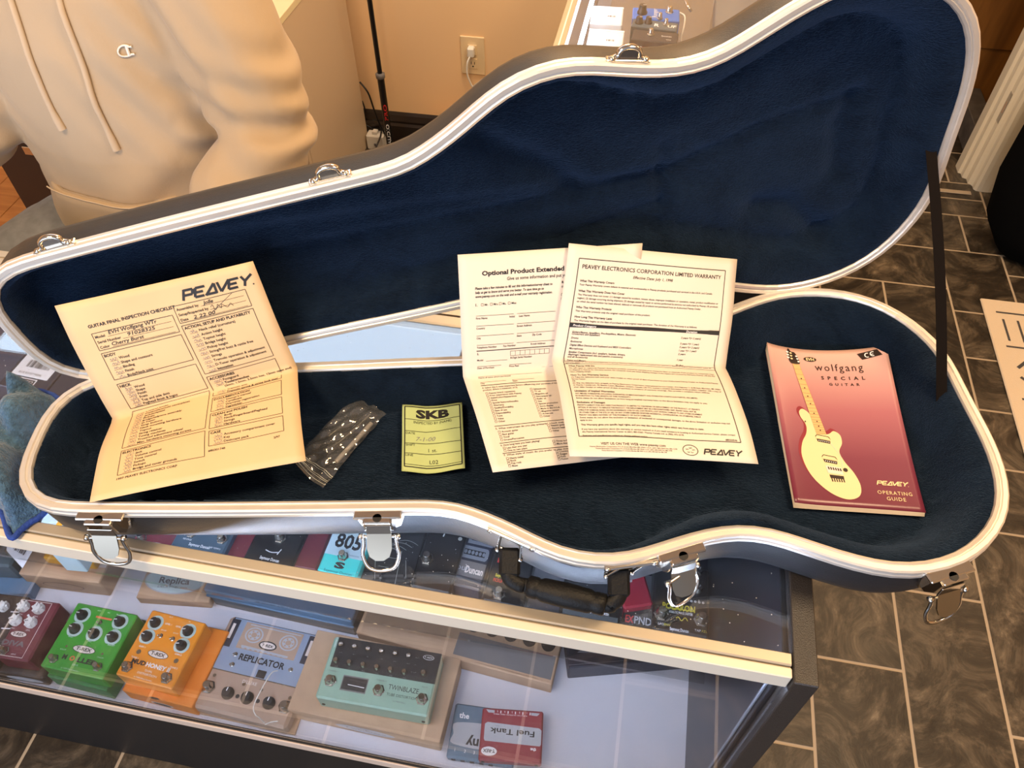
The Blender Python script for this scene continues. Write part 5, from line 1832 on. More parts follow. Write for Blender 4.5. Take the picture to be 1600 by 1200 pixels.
    P = [x.xy(a, c) for a, c in ((.08, .30), (.42, .20), (.60, .42), (.32, .62))]
    x.b.poly(P, 'grey_card', x.h+.0004)
    P = [x.xy(a, c) for a, c in ((.52, .62), (.66, .50), (.88, .66), (.80, .74))]
    x.b.poly(P, 'grey_card', x.h+.0004)
    x.ln((.0, .06), (1, .06), .0006, 'grey_card')
    x.done()
row2()

# ---- pedals and boxes on the glass shelf
ZS = .5398
def row3():
    zt = ZS+.045
    def G(label, BL, BR, TL, m, name='effects_pedal', cat='effects pedal', h=.0448, d=None, bev=.003, **k):
        return Gad(name, label, cat, BL, BR, TL, ZS+h+.0002, h, m, bev, d=d, **k)
    g = G('maroon pedal under the neck-end latch on the glass shelf', (203, 850), (262, 862), (222, 800), 'maroon', d=.11)
    g.ov(.66, .06, .26, .05, 'white_print'); g.ov(.66, .06, .24, .042, 'maroon', .0005); g.t('T-REX', .66, .035, .06, 'white_print', z=.0007, width=.36, bold=.03)
    g.foot(.22, .12, .007)
    g.done()
    g = G('slate blue pedal with two footswitches on the glass shelf', (263, 856), (345, 873), (283, 795), 'blue_grey', d=.118)
    g.t('Seymour Duncan', .52, .10, .06, 'white_print', width=.40, bold=.02)
    g.foot(.27, .28, .0075); g.foot(.86, .28, .0075)
    g.t('REVERSE', .25, .17, .035); g.t('TAP TEMPO', .80, .12, .035); g.t('DELAY', .62, .36, .04)
    g.done()
    g = G('dark red card box behind the black pedal left of the teal one', (347, 877), (378, 884), (368, 830), 'maroon', 'cardboard_box', 'box', h=.030, d=.11, part='carton')
    g.done()
    g = G('black pedal with one footswitch between two dark red boxes', (377, 876), (452, 893), (398, 805), 'black_plastic', d=.118)
    g.t('Seymour Duncan', .52, .09, .065, 'white_print', width=.40, bold=.03)
    g.foot(.54, .45, .0085, .018)
    pts = [g.xy(.36+.26*i/10, .235-.02*math.sin(PI*i/10)) for i in range(11)]
    g.b.pline(pts, .0016, 'white_print', g.h+.0004); g.ln((.62, .20), (.66, .29), .0016, 'white_print')
    g.rect(.62, .85, .62, .70, 'red_print')
    g.done()
    g = G('dark red card box against the left side of the teal pedal', (457, 885), (494, 892), (480, 825), 'maroon', 'cardboard_box', 'box', h=.036, d=.12, part='carton')
    g.done()
    g = G('teal pedal with a large 805 on a pale band', (494, 892), (556, 905), (517, 820), 'teal', h=.052, d=.122, bev=.004)
    g.rect(.02, .98, .27, .70, 'pale_blue')
    g.t('805', .50, .40, .29, 'black_print', z=.0007, width=.66, bold=.03)
    g.foot(.50, .27, .0075, .016)
    g.t('S', .5, .10, .12, 'black_print', bold=.06, width=.26); g.t('Seymour Duncan', .52, .025, .055, 'black_print', width=.70)
    g.dot(.14, .62, .0028, 'black_print')
    g.dot(.72, .93, .003, 'black_print')
    g.t('OVERDRIVE', .74, .30, .03, 'grey_print')
    g.done()
    g = G('clear topped black case with pale curved lines right of the teal pedal', (560, 912), (640, 926), (580, 830), 'black_matte', 'accessory_case', 'box', h=.036, d=.12)
    for k_ in range(4):
        pts = [g.xy(.15+.1*k_+.45*i/10, .55+.05*k_+.05*math.sin(PI*i/10)) for i in range(11)]
        g.b.pline(pts, .0006, 'clear_frame', g.h+.0005)
    for a, c in (((.10, .55), (.28, .1)), ((.62, .58), (.68, .08)), ((.75, .45), (.85, .2)), ((.22, .45), (.55, .45)), ((.26, .30), (.60, .30))): g.ln(a, c, .0006, 'clear_frame')
    g.done()
    g = G('plain black pedal with one chrome footswitch right of the clear topped case', (640, 915), (703, 928), (645, 830), 'black_plastic', d=.120)
    g.foot(.22, .42, .009, .019)
    pts = [g.xy(.42+.02*math.sin(i*.3), .93-.014*i) for i in range(10)]
    g.b.pline(pts, .0022, 'white_print', g.h+.0004); g.ln((.36, .90), (.58, .93), .0016, 'white_print')
    g.dot(.12, .86, .002, 'red_print'); g.dot(.86, .82, .0035, 'clear_frame')
    g.done()
    g = G('black box printed with a grey pickup picture', (704, 912), (750, 923), (712, 830), 'navy_box', 'pickup_box', 'box', h=.036, d=.115)
    for k_, (fy, fx0) in enumerate(((.78, .12), (.54, .0))):
        g.rect(fx0, fx0+.85, fy-.10, fy+.10, 'grey_card'); g.ov(fx0+.85, fy, .09, .10, 'grey_card', .0004); g.rect(fx0+.1, fx0+.82, fy-.045, fy+.045, 'black_print', .0006)
        for i in range(6): g.ov(fx0+.15+.125*i, fy, .05, .032, 'grey_card', .0009)
    g.rect(.0, .96, .16, .40, 'grey_print', .0004)
    g.t('our', .02, .24, .13, 'oval_grey', 'LEFT', z=.0008); g.t('Duncan', .92, .22, .15, 'oval_pale', 'RIGHT', z=.0008, width=.6, bold=.03)
    g.done()
    g = G('black pedal with a red and yellow key-like emblem left of the handle', (753, 937), (818, 951), (757, 850), 'black_plastic', d=.12)
    for (fx, fy, r, m_) in ((.48, .66, .0105, 'red_print'), (.46, .52, .0115, 'red_print'), (.48, .66, .0075, 'orange_print'), (.46, .52, .0085, 'orange_print'), (.48, .66, .0028, 'black_print'), (.46, .52, .003, 'black_print')):
        g.ov(fx, fy, r/g.w, r/g.d, m_, .0003+{'red_print': 0, 'orange_print': .0003, 'black_print': .0006}[m_])
    g.rect(.12, .38, .57, .64, 'red_print', .0004); g.rect(.14, .36, .59, .62, 'orange_print', .0006)
    g.t('Seymour Duncan', .44, .365, .062, 'yellow_print', width=.56, bold=.03); g.t('PICKUP BOOSTER', .42, .29, .068, 'red_print', width=.56, bold=.03)
    g.foot(.36, .12, .0085, .019)
    g.dot(.45, .84, .0018, 'red_print'); g.dot(.30, .92, .0020, 'yellow_print')
    g.done()
    g = G('black round-cornered pedal under the handle', (873, 954), (971, 973), (880, 880), 'black_plastic', d=.115, bev=.006)
    g.t('Seymour Duncan', .62, .06, .065, 'white_print', width=.34, bold=.03); g.t('BYPASS', .30, .20, .04); g.t('DISTORTION', .84, .20, .04)
    g.done()
    g = G('flat red box right of the handle', (975, 951), (1021, 944), (973, 915), 'red_box', 'cardboard_box', 'box', h=.046, d=.06, part='carton')
    g.dot(.45, .75, .0035, 'clear_frame')
    g.done()
    g = G('low black box with red and grey lettering in front of the red box', (972, 981), (1022, 990), (972, 955), 'black_matte', 'cardboard_box', 'box', h=.030, d=.055, part='carton', bev=.001)
    g.t('EX', .20, .20, .30, 'red_print', width=.26, bold=.03); g.t('PND', .62, .20, .32, 'oval_grey', width=.54, bold=.02)
    g.done()
    g = G('black phase pedal with yellow angular lettering near the counter end', (1018, 984), (1108, 1000), (1022, 895), 'black_plastic', d=.118, bev=.004, ang=.02)
    g.t('POLARON', .46, .325, .12, 'yellow_print', width=.58, bold=.03, spacing=1.05); g.rect(.18, .72, .335, .350, 'yellow_print')
    g.t('ANALOG PHASE SHIFTER', .50, .275, .05, 'white_print', width=.42, bold=.02)
    g.b.pline([g.xy(.42+.017*i, .21+.025*math.sin(i*.85)) for i in range(13)], .0012, 'yellow_print', g.h+.0004)
    g.t('LFO', .16, .085, .045); g.t('ENV', .27, .085, .045, 'yellow_print'); g.t('TAP', .80, .07, .045); g.t('FZL', .92, .07, .045, 'yellow_print'); g.t('Seymour Duncan', .48, .035, .06, 'white_print', width=.33, bold=.03)
    g.foot(.15, .23, .0095, .020); g.foot(.85, .23, .0095, .020)
    g.dot(.08, .335, .003, 'chrome'); g.dot(.92, .315, .003, 'chrome')
    for fx, fy in ((.80, .92), (.80, .66), (.50, .66)): g.knob(fx, fy, .0075, .011, 'chrome', 1.2, ptr='grey_print')
    for i in range(4): g.t('o', .68+.07*i, .47, .06, bold=.03)
    g.t('LEVEL', .60, .74, .04)
    g.done()
    # boxes at the left end
    def Bx(label, BL, BR, TL, m, h=.06, d=None, name='cardboard_box', z0=ZS, **k): return Gad(name, label, 'box', BL, BR, TL, z0+h, h-.0004, m, .0015, d=d, part='carton', **k)
    x = Bx('black box with a white barcode label behind the blue towel', (-5, 601), (66, 616), (12, 564), 'navy_box', .30, .09)
    x.b.box(-x.w*.42, x.w*.38, -x.d*.22, x.d*.36, x.h, x.h+.0005, 'label_white')
    barcode(x.b, -x.w*.25, -.002, x.w*.5, .014, x.h+.0009, None, 24, 8)
    x.t('BLUE BOOST PEDAL', .46, .33, .06, 'grey_print', z=.0009, width=.5)
    x.rect(.2, .7, .12, .25, 'white_print', .0003); x.rect(.22, .68, .14, .23, 'black_print', .0005); x.t('STEREO', .45, .155, .07, 'white_print', z=.0008, width=.4)
    x.done()
    x = Bx('plain black box between the barcode box and the case', (70, 615), (128, 628), (84, 578), 'navy_box', .30, .08)
    x.done()
    x = Bx('black box with a blue top and white spots at the left edge', (-10, 655), (52, 662), (-2, 614), 'navy_box', .30, .06)
    x.rect(.0, .96, .0, .96, 'royal_blue'); x.ov(.28, .62, .22, .16, 'white_print', .0006); x.ov(.75, .80, .08, .06, 'white_print', .0006); x.ov(.62, .25, .10, .07, 'white_print', .0006); x.ov(.88, .12, .10, .06, 'white_print', .0006)
    x.done()
    x = Bx('pale grey blue box under the left end of the case', (52, 836), (88, 839), (66, 790), 'pale_blue', .12, .09)
    x.rect(.72, .98, .0, .5, 'yellow_card')
    x.done()
row3()
# ------------------------------------------------------------------ the room behind the counter
def cabinet():
    x0, x1, y0, y1, zt = -1.72, -1.078, 2.07, 2.595, .725
    r = empty('cabinet', ((x0+x1)/2, (y0+y1)/2, 0), None, 'cream laminate cabinet against the wall behind the seated person', 'cabinet')
    RI = Matrix.Translation(-V(r.location))
    def p(mb, n, parent=r):
        o = mb.build(n, parent)
        if parent is r: o.matrix_parent_inverse = RI
        return o
    b = MB(); b.box(x0+.003, x1, y0+.02, y1, .0005, zt-.022, 'cream_laminate', .001); p(b, 'body')
    b = MB(); b.box(x0, x1+.002, y0-.004, y1, zt-.022, zt, 'cream_top', .0015); p(b, 'top')
    for k, (a, c) in enumerate(((x0+.006, (x0+x1)/2-.002), ((x0+x1)/2+.002, x1-.014))):
        b = MB(); b.box(a, c, y0, y0+.019, .06, zt-.03, 'cream_laminate', .0015); d = p(b, 'door')
        h = MB(); xx = c-.03 if k == 0 else a+.03
        h.tube([(xx, y0-.001, .52), (xx, y0-.022, .525), (xx, y0-.022, .60), (xx, y0-.001, .605)], .004, 'steel', 8); h.build('handle', d)
    b = MB(); b.box(x1-.012, x1-.001, y0, y0+.019, .0005, zt-.024, 'cream_laminate', .0008); p(b, 'side_edge')
cabinet()
def mic_stand():
    px, py = -.955, 2.50
    r = empty('microphone_stand', (px, py, 0), None, 'black round-base microphone stand with red and white lettering near the wall', 'microphone stand')
    b = MB(); b.lathe([(.0, .0006), (.072, .0006), (.074, .006), (.07, .014), (.03, .022), (.018, .030)], 'black_plastic', None, 28); b.build('base', r)
    b = MB()
    b.cyl(.0125, .025, .34, 'black_plastic', n=18)
    T = RZ(.25)
    def ring(s, z, m, sz, w_):
        vs, fs, x0, x1 = text_geo(s, .02, 0, 1)
        k = w_/(x1-x0)
        d = (CAM-V((px, py, z))); a0 = math.atan2(d.y, d.x)
        out = []
        for a, c in vs:
            ang = a0-(c-.35)*sz/.0127
            out.append((.0129*math.cos(ang), .0129*math.sin(ang), z+(a-x0)*k))
        b.add(out, fs, m)
    ring('AUDIO', .075, 'white_print', .016, .085)
    ring('PRO', .175, 'red_print', .016, .065)
    b.build('lower_tube', r)
    b = MB(); b.lathe([(.0125, .335), (.0165, .338), (.0165, .352), (.0125, .355)], 'grey_print', None, 18); b.build('clutch', r)
    b = MB(); b.cyl(.0085, .34, 1.25, 'black_plastic', n=16); b.build('upper_tube', r)
    b = MB()
    b.tube(spline([(0, 0, .66), (-.03, -.004, .655), (-.06, -.006, .648), (-.075, -.006, .66), (-.07, -.006, .672), (-.055, -.006, .668)], 5), .004, 'black_plastic', 8)
    b.build('cable_hook', r)
mic_stand()
def cables():
    r = MB()
    pts = spline([aty(562, 128, 2.60), aty(575, 145, 2.59), aty(584, 170, 2.585), aty(592, 192, 2.58), aty(603, 212, 2.575)], 6)
    r.tube(pts, .0035, 'black_plastic', 6)
    r.tube(spline([aty(566, 158, 2.6), aty(570, 172, 2.6), aty(568, 190, 2.6), aty(580, 200, 2.595), aty(596, 206, 2.57), V((-1.02, 2.41, .006)), V((-.95, 2.38, .006)), V((-.86, 2.36, .006)), V((-.84, 2.30, .006))], 6), .003, 'black_plastic', 6)
    return tag(r.build('cable'), 'black cable drooping behind the cabinet to the floor by the stand', 'cable')
cables()
def adapter():
    r = empty('power_adapter', (-1.036, 2.572, 0), None, 'white power adapter standing by the black baseboard', 'adapter')
    b = MB(); b.box(-.035, .035, -.02, .025, .0005, .062, 'white_plastic', .004); b.build('case', r)
    b = MB(); b.box(-.01, .01, -.012, .012, .062, .075, 'white_plastic', .002); b.build('plug', r)
    b = MB()
    b.cyl(.002, .0, .0, 'white_plastic') if False else b.box(-.004, .004, -.0225, -.0195, .02, .03, 'grey_print', .0005)
    b.build('indicator', r)
adapter()
def small_box():
    b = MB()
    c = at(678, 200, .10)
    b.box(-.08, .10, -.055, .055, 0, .10, 'yellow_card', .002)
    b.box(-.083, -.079, -.05, .05, .004, .096, 'clear_frame', .001)
    o = b.build('cardboard_box')
    o.location = (-.73, 2.52, .0006)
    return tag(o, 'orange yellow carton on the floor by the wall behind the lid', 'box')
small_box()
def outlet():
    y = 2.62
    c = V((-.643, y, .387))
    r = empty('wall_outlet', c, None, 'cream wall outlet with a white plug low on the back wall', 'outlet')
    b = MB(); b.box(-.0435, .0435, -.006, -.0003, -.069, .069, 'outlet_plate', .002); b.build('cover_plate', r)
    for z in (.022, -.028):
        b = MB()
        b.box(-.0165, .0165, -.008, -.005, z-.019, z+.019, 'outlet_plate', .004)
        for x in (-.006, .006): b.box(x-.001, x+.001, -.0086, -.0075, z-.002, z+.008, 'black_matte')
        b.cyl(.0025, -.0075, -.0086, 'black_matte', T=TR(0, 0, z-.009) @ RX(PI/2) @ TR(0, 0, .016), n=10) if False else b.box(-.0025, .0025, -.0086, -.0075, z-.012, z-.007, 'black_matte', .001)
        b.build('socket', r)
    b = MB(); b.box(-.014, .010, -.034, -.008, .006, .040, 'white_plastic', .004); b.build('plug', r)
    b = MB()
    b.tube(spline([(-.003, -.030, .012), (-.012, -.040, -.01), (-.014, -.042, -.05), (-.004, -.040, -.085), (.008, -.036, -.12), (.004, -.03, -.2), (-.01, -.02, -.30), (.0, -.02, -.375)], 6), .0032, 'white_plastic', 8)
    b.build('plug_cord', r)
    b = MB()
    T = frame((.030, -.041, -.088), V((.75, 0, .66)).normalized(), V((0, -1, 0)), V((.66, 0, -.75)).normalized())
    b.box(-.024, .024, -.0004, .0004, -.013, .013, 'white_plastic', 0, T)
    b.box(-.018, .018, .0004, .0008, -.007, -.005, 'grey_print', 0, T)
    b.build('cord_label', r)
outlet()

def back_counter():
    x0, x1, y0, y1, zt = -.206, .29, 1.30, 2.56, 1.0
    r = empty('display_counter', ((x0+x1)/2, (y0+y1)/2, 0), None, 'second glass topped display counter behind the open lid near the wall', 'display counter')
    RI = Matrix.Translation(-V(r.location))
    def p(mb, n):
        o = mb.build(n, r)
        o.matrix_parent_inverse = RI
        return o
    b = MB(); b.box(x0+.02, x1-.02, y0+.02, y1-.02, zt-.006, zt, 'glass_front'); p(b, 'glass_top')
    b = MB(); b.box(x0+.04, x0+.048, y0+.1, y1-.1, zt-.045, zt-.036, 'led_soft'); p(b, 'light_strip')  # glowing strip added to light up the pedals and boxes in here
    for n, (a, c, d, e) in (('side_rail', (x0, x0+.022, y0, y1)), ('side_rail', (x1-.022, x1, y0, y1)), ('front_rail', (x0+.022, x1-.022, y0, y0+.022)), ('back_rail', (x0+.022, x1-.022, y1-.022, y1))):
        b = MB(); b.box(a, c, d, e, zt-.03, zt+.001, 'rail_beige', .001)
        if n == 'side_rail': b.box((a+c)/2-.0015, (a+c)/2+.0015, d, e, zt+.001, zt+.0016, 'white_plastic')
        p(b, n)
    b = MB(); b.box(x0+.012, x1-.012, y0+.012, y1-.012, .70, .712, 'tray_grey'); p(b, 'shelf')
    b = MB(); b.box(x0+.005, x1-.005, y0+.005, y1-.005, .0005, .70, 'black_laminate', .001); p(b, 'base_cabinet')
    for (a, c, d, e) in ((x0+.006, x0+.011, y0+.01, y1-.01), (x1-.011, x1-.006, y0+.01, y1-.01)):
        b = MB(); b.box(a, c, d, e, .712, zt-.03, 'glass_front'); p(b, 'side_glass')
    b = MB(); b.box(x0+.07, x0+.33, y0+.08, y1-.08, .835, .840, 'glass_clear'); p(b, 'glass_shelf')
    for j in range(4):
        b = MB(); b.box(.135, .265, 1.42+.22*j, 1.62+.22*j, .7122, .80, 'grey_card', .003); o = p(b, 'drawer_tray')
    return r
back_counter()
def back_items():
    ZB = .8405
    def bx(label, BL, BR, TL, ztop, m, name='cardboard_box', cat='box', h=None, d=None, bev=.002):
        return Gad(name, label, cat, BL, BR, TL, ztop, h or ztop-ZB, m, bev, d=d, part='carton' if cat == 'box' else 'body')
    for lab, BL, BR, TL in (('white box with a small barcode nearest the lid on the far counter shelf', (915, 74), (972, 78), (918, 44)), ('white box with a small barcode behind the other white box', (921, 36), (972, 39), (924, 2))):
        x = bx(lab, BL, BR, TL, .925, 'white_box', d=.085)
        x.b.box(-x.w/2, x.w/2, x.d*.42, x.d*.5, x.h-.004, x.h+.002, 'label_white', .001)
        barcode(x.b, .002, -.008, .018, .008, x.h+.0006, None, 12, 7)
        x.done()
    x = bx('navy pedal with pale script beside the white boxes', (986, 61), (1058, 68), (990, 35), .905, 'navy_box', 'effects_pedal', 'effects pedal', .06, .05)
    x.foot(.4, .6, .007); x.t('boost', .75, .5, .2); x.t('ON', .8, .2, .14)
    x.done()
    x = bx('red pedal just above the lid edge on the far counter', (985, 86), (1045, 90), (986, 66), .890, 'red_box', 'effects_pedal', 'effects pedal', .045, .055)
    x.ov(.65, .6, .16, .2, 'white_print'); x.rect(.08, .28, .4, .8, 'white_print')
    x.done()
    x = bx('dark blue pedal with a wide R emblem on the far counter', (986, 40), (1057, 48), (990, 20), .905, 'blue_grey', 'effects_pedal', 'effects pedal', .06, .038)
    x.knob(.15, .5, .010, .014, 'black_plastic'); x.knob(.35, .6, .009, .014, 'black_plastic'); x.t('R', .55, .25, .5, bold=.03); x.t('UF', .88, .3, .45, bold=.03); x.foot(.74, .6, .006)
    x.done()
    x = bx('bright blue pedal with chrome switches on the far counter', (988, 29), (1062, 33), (991, 8), .905, 'blue_bright', 'effects_pedal', 'effects pedal', .06, .06)
    x.knob(.2, .5, .012, .02, 'black_plastic'); x.foot(.78, .7, .008); x.foot(.58, .1, .006)
    x.b.text('Ranger', *x.xy(.52, .2), .016, 'white_print', x.h+.0004, rot=PI/2)
    x.done()
    b = MB()
    b.tube(spline([at(1062, 20, .90), at(1070, 26, .90), at(1068, 45, .88), at(1064, 60, .86), at(1066, 70, .845)], 6), .002, 'white_plastic', 6)
    b.tube(spline([at(1068, -5, .89), at(1074, 8, .90), at(1080, 18, .89)], 5), .0035, 'chrome', 8)
    tag(b.build('cable'), 'white cable hanging beside the blue pedals on the far counter', 'cable')
back_items()

def gig_bag():
    r = empty('gig_bag', (1.415, 2.36, 0), None, 'black padded gig bag leaning beside the cream door frame', 'bag')
    b = MB()
    n = 26
    prof = [(.0, .10, .06), (.02, .20, .12), (.10, .255, .15), (.25, .275, .16), (.40, .265, .155), (.55, .24, .14), (.75, .21, .12), (1.0, .17, .10), (1.20, .12, .07), (1.24, .03, .03)]
    vs, fs = [], []
    for z, rx, ry in prof:
        for i in range(n):
            a = 2*PI*i/n
            c, s = math.cos(a), math.sin(a)
            vs.append((rx*math.copysign(abs(c)**.8, c), ry*math.copysign(abs(s)**.7, s)+z*.12, .0008+z))
    for j in range(len(prof)-1):
        for i in range(n): fs.append((j*n+i, j*n+(i+1) % n, (j+1)*n+(i+1) % n, (j+1)*n+i))
    b.add(vs, fs, 'gig_black', None, True)
    b.add([vs[i] for i in range(n)], [tuple(range(n))], 'gig_black'); b.add(vs[-n:], [tuple(range(n))], 'gig_black')
    b.build('body', r)
    b = MB(); b.tube(spline([(-.06, -.11, .38), (-.05, -.15, .45), (0, -.16, .48), (.05, -.15, .45), (.06, -.11, .38)], 5), .008, 'black_matte', 8); b.build('carry_strap', r)
    b = MB()
    b.tube([(-.10+.02*i, -.118, .30) for i in range(11)], .003, 'grey_print', 6)
    b.build('zipper', r)
gig_bag()
def grille():
    r = empty('floor_grille', (1.44, 2.135, 0), None, 'brown wooden slatted floor grille above the rug', 'floor grille')
    b = MB()
    for (a, c, d, e) in ((-.11, .25, -.05, -.03), (-.11, .25, .03, .05), (-.11, -.09, -.03, .03), (.23, .25, -.03, .03)): b.box(a, c, d, e, .0006, .022, 'kraft', .002)
    b.build('frame', r)
    for i in range(3):
        b = MB(); b.box(-.09, .23, -.022+.018*i, -.014+.018*i, .004, .018, 'kraft', .001); b.build('slat', r)
    b = MB(); b.box(-.09, .23, -.03, .03, .0006, .003, 'black_matte'); b.build('backing', r)
grille()

# ------------------------------------------------------------------ the seated person
def evaluated(o):
    dg = bpy.context.evaluated_depsgraph_get()
    return bpy.data.meshes.new_from_object(o.evaluated_get(dg))
def loft(mb, secs, m, n=24, pw=1.0):
    """secs: (center, x half axis, y half axis)"""
    vs, fs = [], []
    for c, X, Y in secs:
        c, X, Y = V(c), V(X), V(Y)
        for i in range(n):
            a = 2*PI*i/n
            q, s = math.cos(a), math.sin(a)
            vs.append(c+X*math.copysign(abs(q)**pw, q)+Y*math.copysign(abs(s)**pw, s))
    k = len(secs)
    for j in range(k-1):
        for i in range(n): fs.append((j*n+i, j*n+(i+1) % n, (j+1)*n+(i+1) % n, (j+1)*n+i))
    fs += [tuple(range(n))[::-1], tuple(range((k-1)*n, k*n))]
    mb.add(vs, fs, m, None, True)
def limb(mb, pts, rad, m, n=16):
    P = spline(pts, 6)
    R = spline([(r, 0, 0) for r in rad], 6)
    mb.tube(P, [r.x for r in R], m, n)
def fuse(mb, vox, name, parent, smooth=6, fold=None, m=None):
    o = mb.build(name)
    md = o.modifiers.new('r', 'REMESH'); md.mode = 'VOXEL'; md.voxel_size = vox; md.use_smooth_shade = True
    s = o.modifiers.new('s', 'SMOOTH'); s.iterations = smooth; s.factor = .5
    bpy.context.view_layer.update()
    me = evaluated(o)
    old = o.data
    bpy.data.objects.remove(o)
    bpy.data.meshes.remove(old)
    if fold:
        co = [v.co.copy() for v in me.vertices]
        no = [v.normal.copy() for v in me.vertices]
        for v, c, k in zip(me.vertices, co, no):
            v.co = c+k*fold(c, k)
    me.materials.clear()
    me.materials.append(K[m])
    me.name = name
    for p in me.polygons: p.use_smooth = True
    o = bpy.data.objects.new(name, me)
    COL.objects.link(o)
    o.parent = parent
    return o
def person():
    B0 = V((-.845, 1.10, 0))
    DZ = .05
    R = empty('person', B0, None, 'person in a cream hoodie and grey trousers seated behind the counter', 'person')
    inv = Matrix.Translation(-B0)
    R.location = B0+V((-.045, 0, DZ))
    cx, cy = -.845, 1.10
    SHL, ELL, WRL = (-.655, 1.10, 1.235), (-.560, 1.035, 1.005), (-.625, .90, .915)
    SHR, ELR, WRR = (-1.02, 1.10, 1.235), (-1.065, 1.01, .995), (-1.20, .80, .955)
    # body: one continuous figure
    b = MB()
    loft(b, [((cx, cy, .68), (.165, 0, 0), (0, .12, 0)), ((cx, cy, .85), (.155, 0, 0), (0, .105, 0)), ((cx, cy, 1.05), (.165, 0, 0), (0, .11, 0)), ((cx, cy, 1.2), (.175, 0, 0), (0, .10, 0)), ((cx, cy+.005, 1.27), (.09, 0, 0), (0, .07, 0))], 'skin')
    limb(b, [(cx, cy, 1.22), (cx, cy-.012, 1.31), (cx, cy-.03, 1.39)], [.062, .054, .056], 'skin')
    for sh, el, wr in ((SHL, ELL, WRL), (SHR, ELR, WRR)):
        limb(b, [sh, V(sh).lerp(V(el), .5), el, V(el).lerp(V(wr), .5), wr], [.052, .048, .040, .036, .027], 'skin', 12)
    for s, kx in ((1, -.62), (-1, -1.07)):
        kn = (kx, .885, .70)
        an = (kx+.02*s, .97, .28)
        limb(b, [(cx+.09*s, cy, .70), ((cx+.09*s+kx)/2, .99, .715), kn, ((kn[0]+an[0])/2, .95, .48), an], [.085, .078, .056, .052, .038], 'skin', 12)
        b.lathe([(.0, -.03), (.03, -.025), (.04, .0), (.035, .03), (0, .04)], 'skin', TR(an[0], an[1], an[2]-.02), 12, cap=False)
        b.box(an[0]-.04, an[0]+.04, an[1]-.17, an[1]+.05, .215, .265, 'skin', .02)
    # head: skull, jaw, nose, ears
    hc = V((cx+.005, cy-.045, 1.50))
    loft(b, [(hc+V((0, .02, -.125)), (.035, 0, 0), (0, .04, 0)), (hc+V((0, -.012, -.11)), (.05, 0, 0), (0, .066, 0)), (hc+V((0, -.005, -.07)), (.066, 0, 0), (0, .085, 0)), (hc+V((0, .0, -.02)), (.074, 0, 0), (0, .092, 0)), (hc+V((0, .008, .04)), (.078, 0, 0), (0, .095, 0)), (hc+V((0, .012, .085)), (.064, 0, 0), (0, .078, 0)), (hc+V((0, .014, .115)), (.025, 0, 0), (0, .03, 0))], 'skin')
    limb(b, [hc+V((0, -.088, .015)), hc+V((0, -.103, -.015)), hc+V((0, -.112, -.036)), hc+V((0, -.094, -.045))], [.008, .010, .014, .010], 'skin', 10)
    for s in (-1, 1):
        limb(b, [hc+V((.074*s, .015, .012)), hc+V((.086*s, .022, .0)), hc+V((.080*s, .018, -.035))], [.012, .016, .008], 'skin', 10)
    limb(b, [hc+V((-.024, -.086, -.068)), hc+V((0, -.093, -.068)), hc+V((.024, -.086, -.068))], [.006, .010, .006], 'skin', 8)
    # hands with five fingers
    for wr, d, side, cu in ((V(WRL), V((-.80, -.15, -.45)).normalized(), 1, .5), (V(WRR), V((-.25, -.95, -.1)).normalized(), -1, .35)):
        up = V((0, 0, 1))
        x = d.cross(up).normalized()*side
        up = x.cross(d)*side
        if up.z < 0: up = -up
        loft(b, [(wr, x*.024, up*.017), (wr+d*.03, x*.034, up*.016), (wr+d*.07, x*.042, up*.014), (wr+d*.095, x*.038, up*.011)], 'skin', 14)
        for k, (o_, L) in enumerate(((-.030, .072), (-.010, .080), (.010, .075), (.029, .060))):
            p0 = wr+d*.088+x*o_
            p1 = p0+d*L*.45-up*L*.10*cu+x*o_*.15
            p2 = p1+d*L*.30-up*L*.28*cu
            p3 = p2+d*L*.20-up*L*.35*cu
            limb(b, [p0, p1, p2, p3], [.0092, .0086, .0078, .0062], 'skin', 8)
        t0 = wr+d*.03-x*.028
        limb(b, [t0, t0+d*.022-x*.022-up*.004, t0+d*.050-x*.034-up*.008, t0+d*.070-x*.034-up*.012], [.013, .0115, .0098, .0075], 'skin', 8)
    body = fuse(b, .0052, 'body', R, 3, None, 'skin')
    body.matrix_parent_inverse = inv
    for s in (-1, 1):
        e = MB()
        q = hc+V((.030*s, -.082, .008))
        e.lathe([(0, -.0115), (.008, -.008), (.0115, 0), (.008, .008), (0, .0115)], 'white_print', TR(*q), 14, cap=False)
        e.lathe([(.0052, 0), (.003, .0012), (0, .0016)], 'black_print', frame(q+V((0, -.0108, 0)), (1, 0, 0), (0, 0, 1), (0, -1, 0)), 12, cap=False)
        o = e.build('eye', R); o.matrix_parent_inverse = inv
    h = MB()
    loft(h, [(hc+V((0, .045, -.06)), (.066, 0, 0), (0, .055, 0)), (hc+V((0, .035, .0)), (.082, 0, 0), (0, .075, 0)), (hc+V((0, .012, .06)), (.084, 0, 0), (0, .100, 0)), (hc+V((0, .012, .10)), (.068, 0, 0), (0, .086, 0)), (hc+V((0, .014, .128)), (.03, 0, 0), (0, .036, 0))], 'hair')
    o = fuse(h, .006, 'hair', R, 2, lambda c, k: .003*math.sin(c.x*300+c.z*90)*math.sin(c.y*240), 'hair'); o.matrix_parent_inverse = inv
    # hoodie
    g = MB()
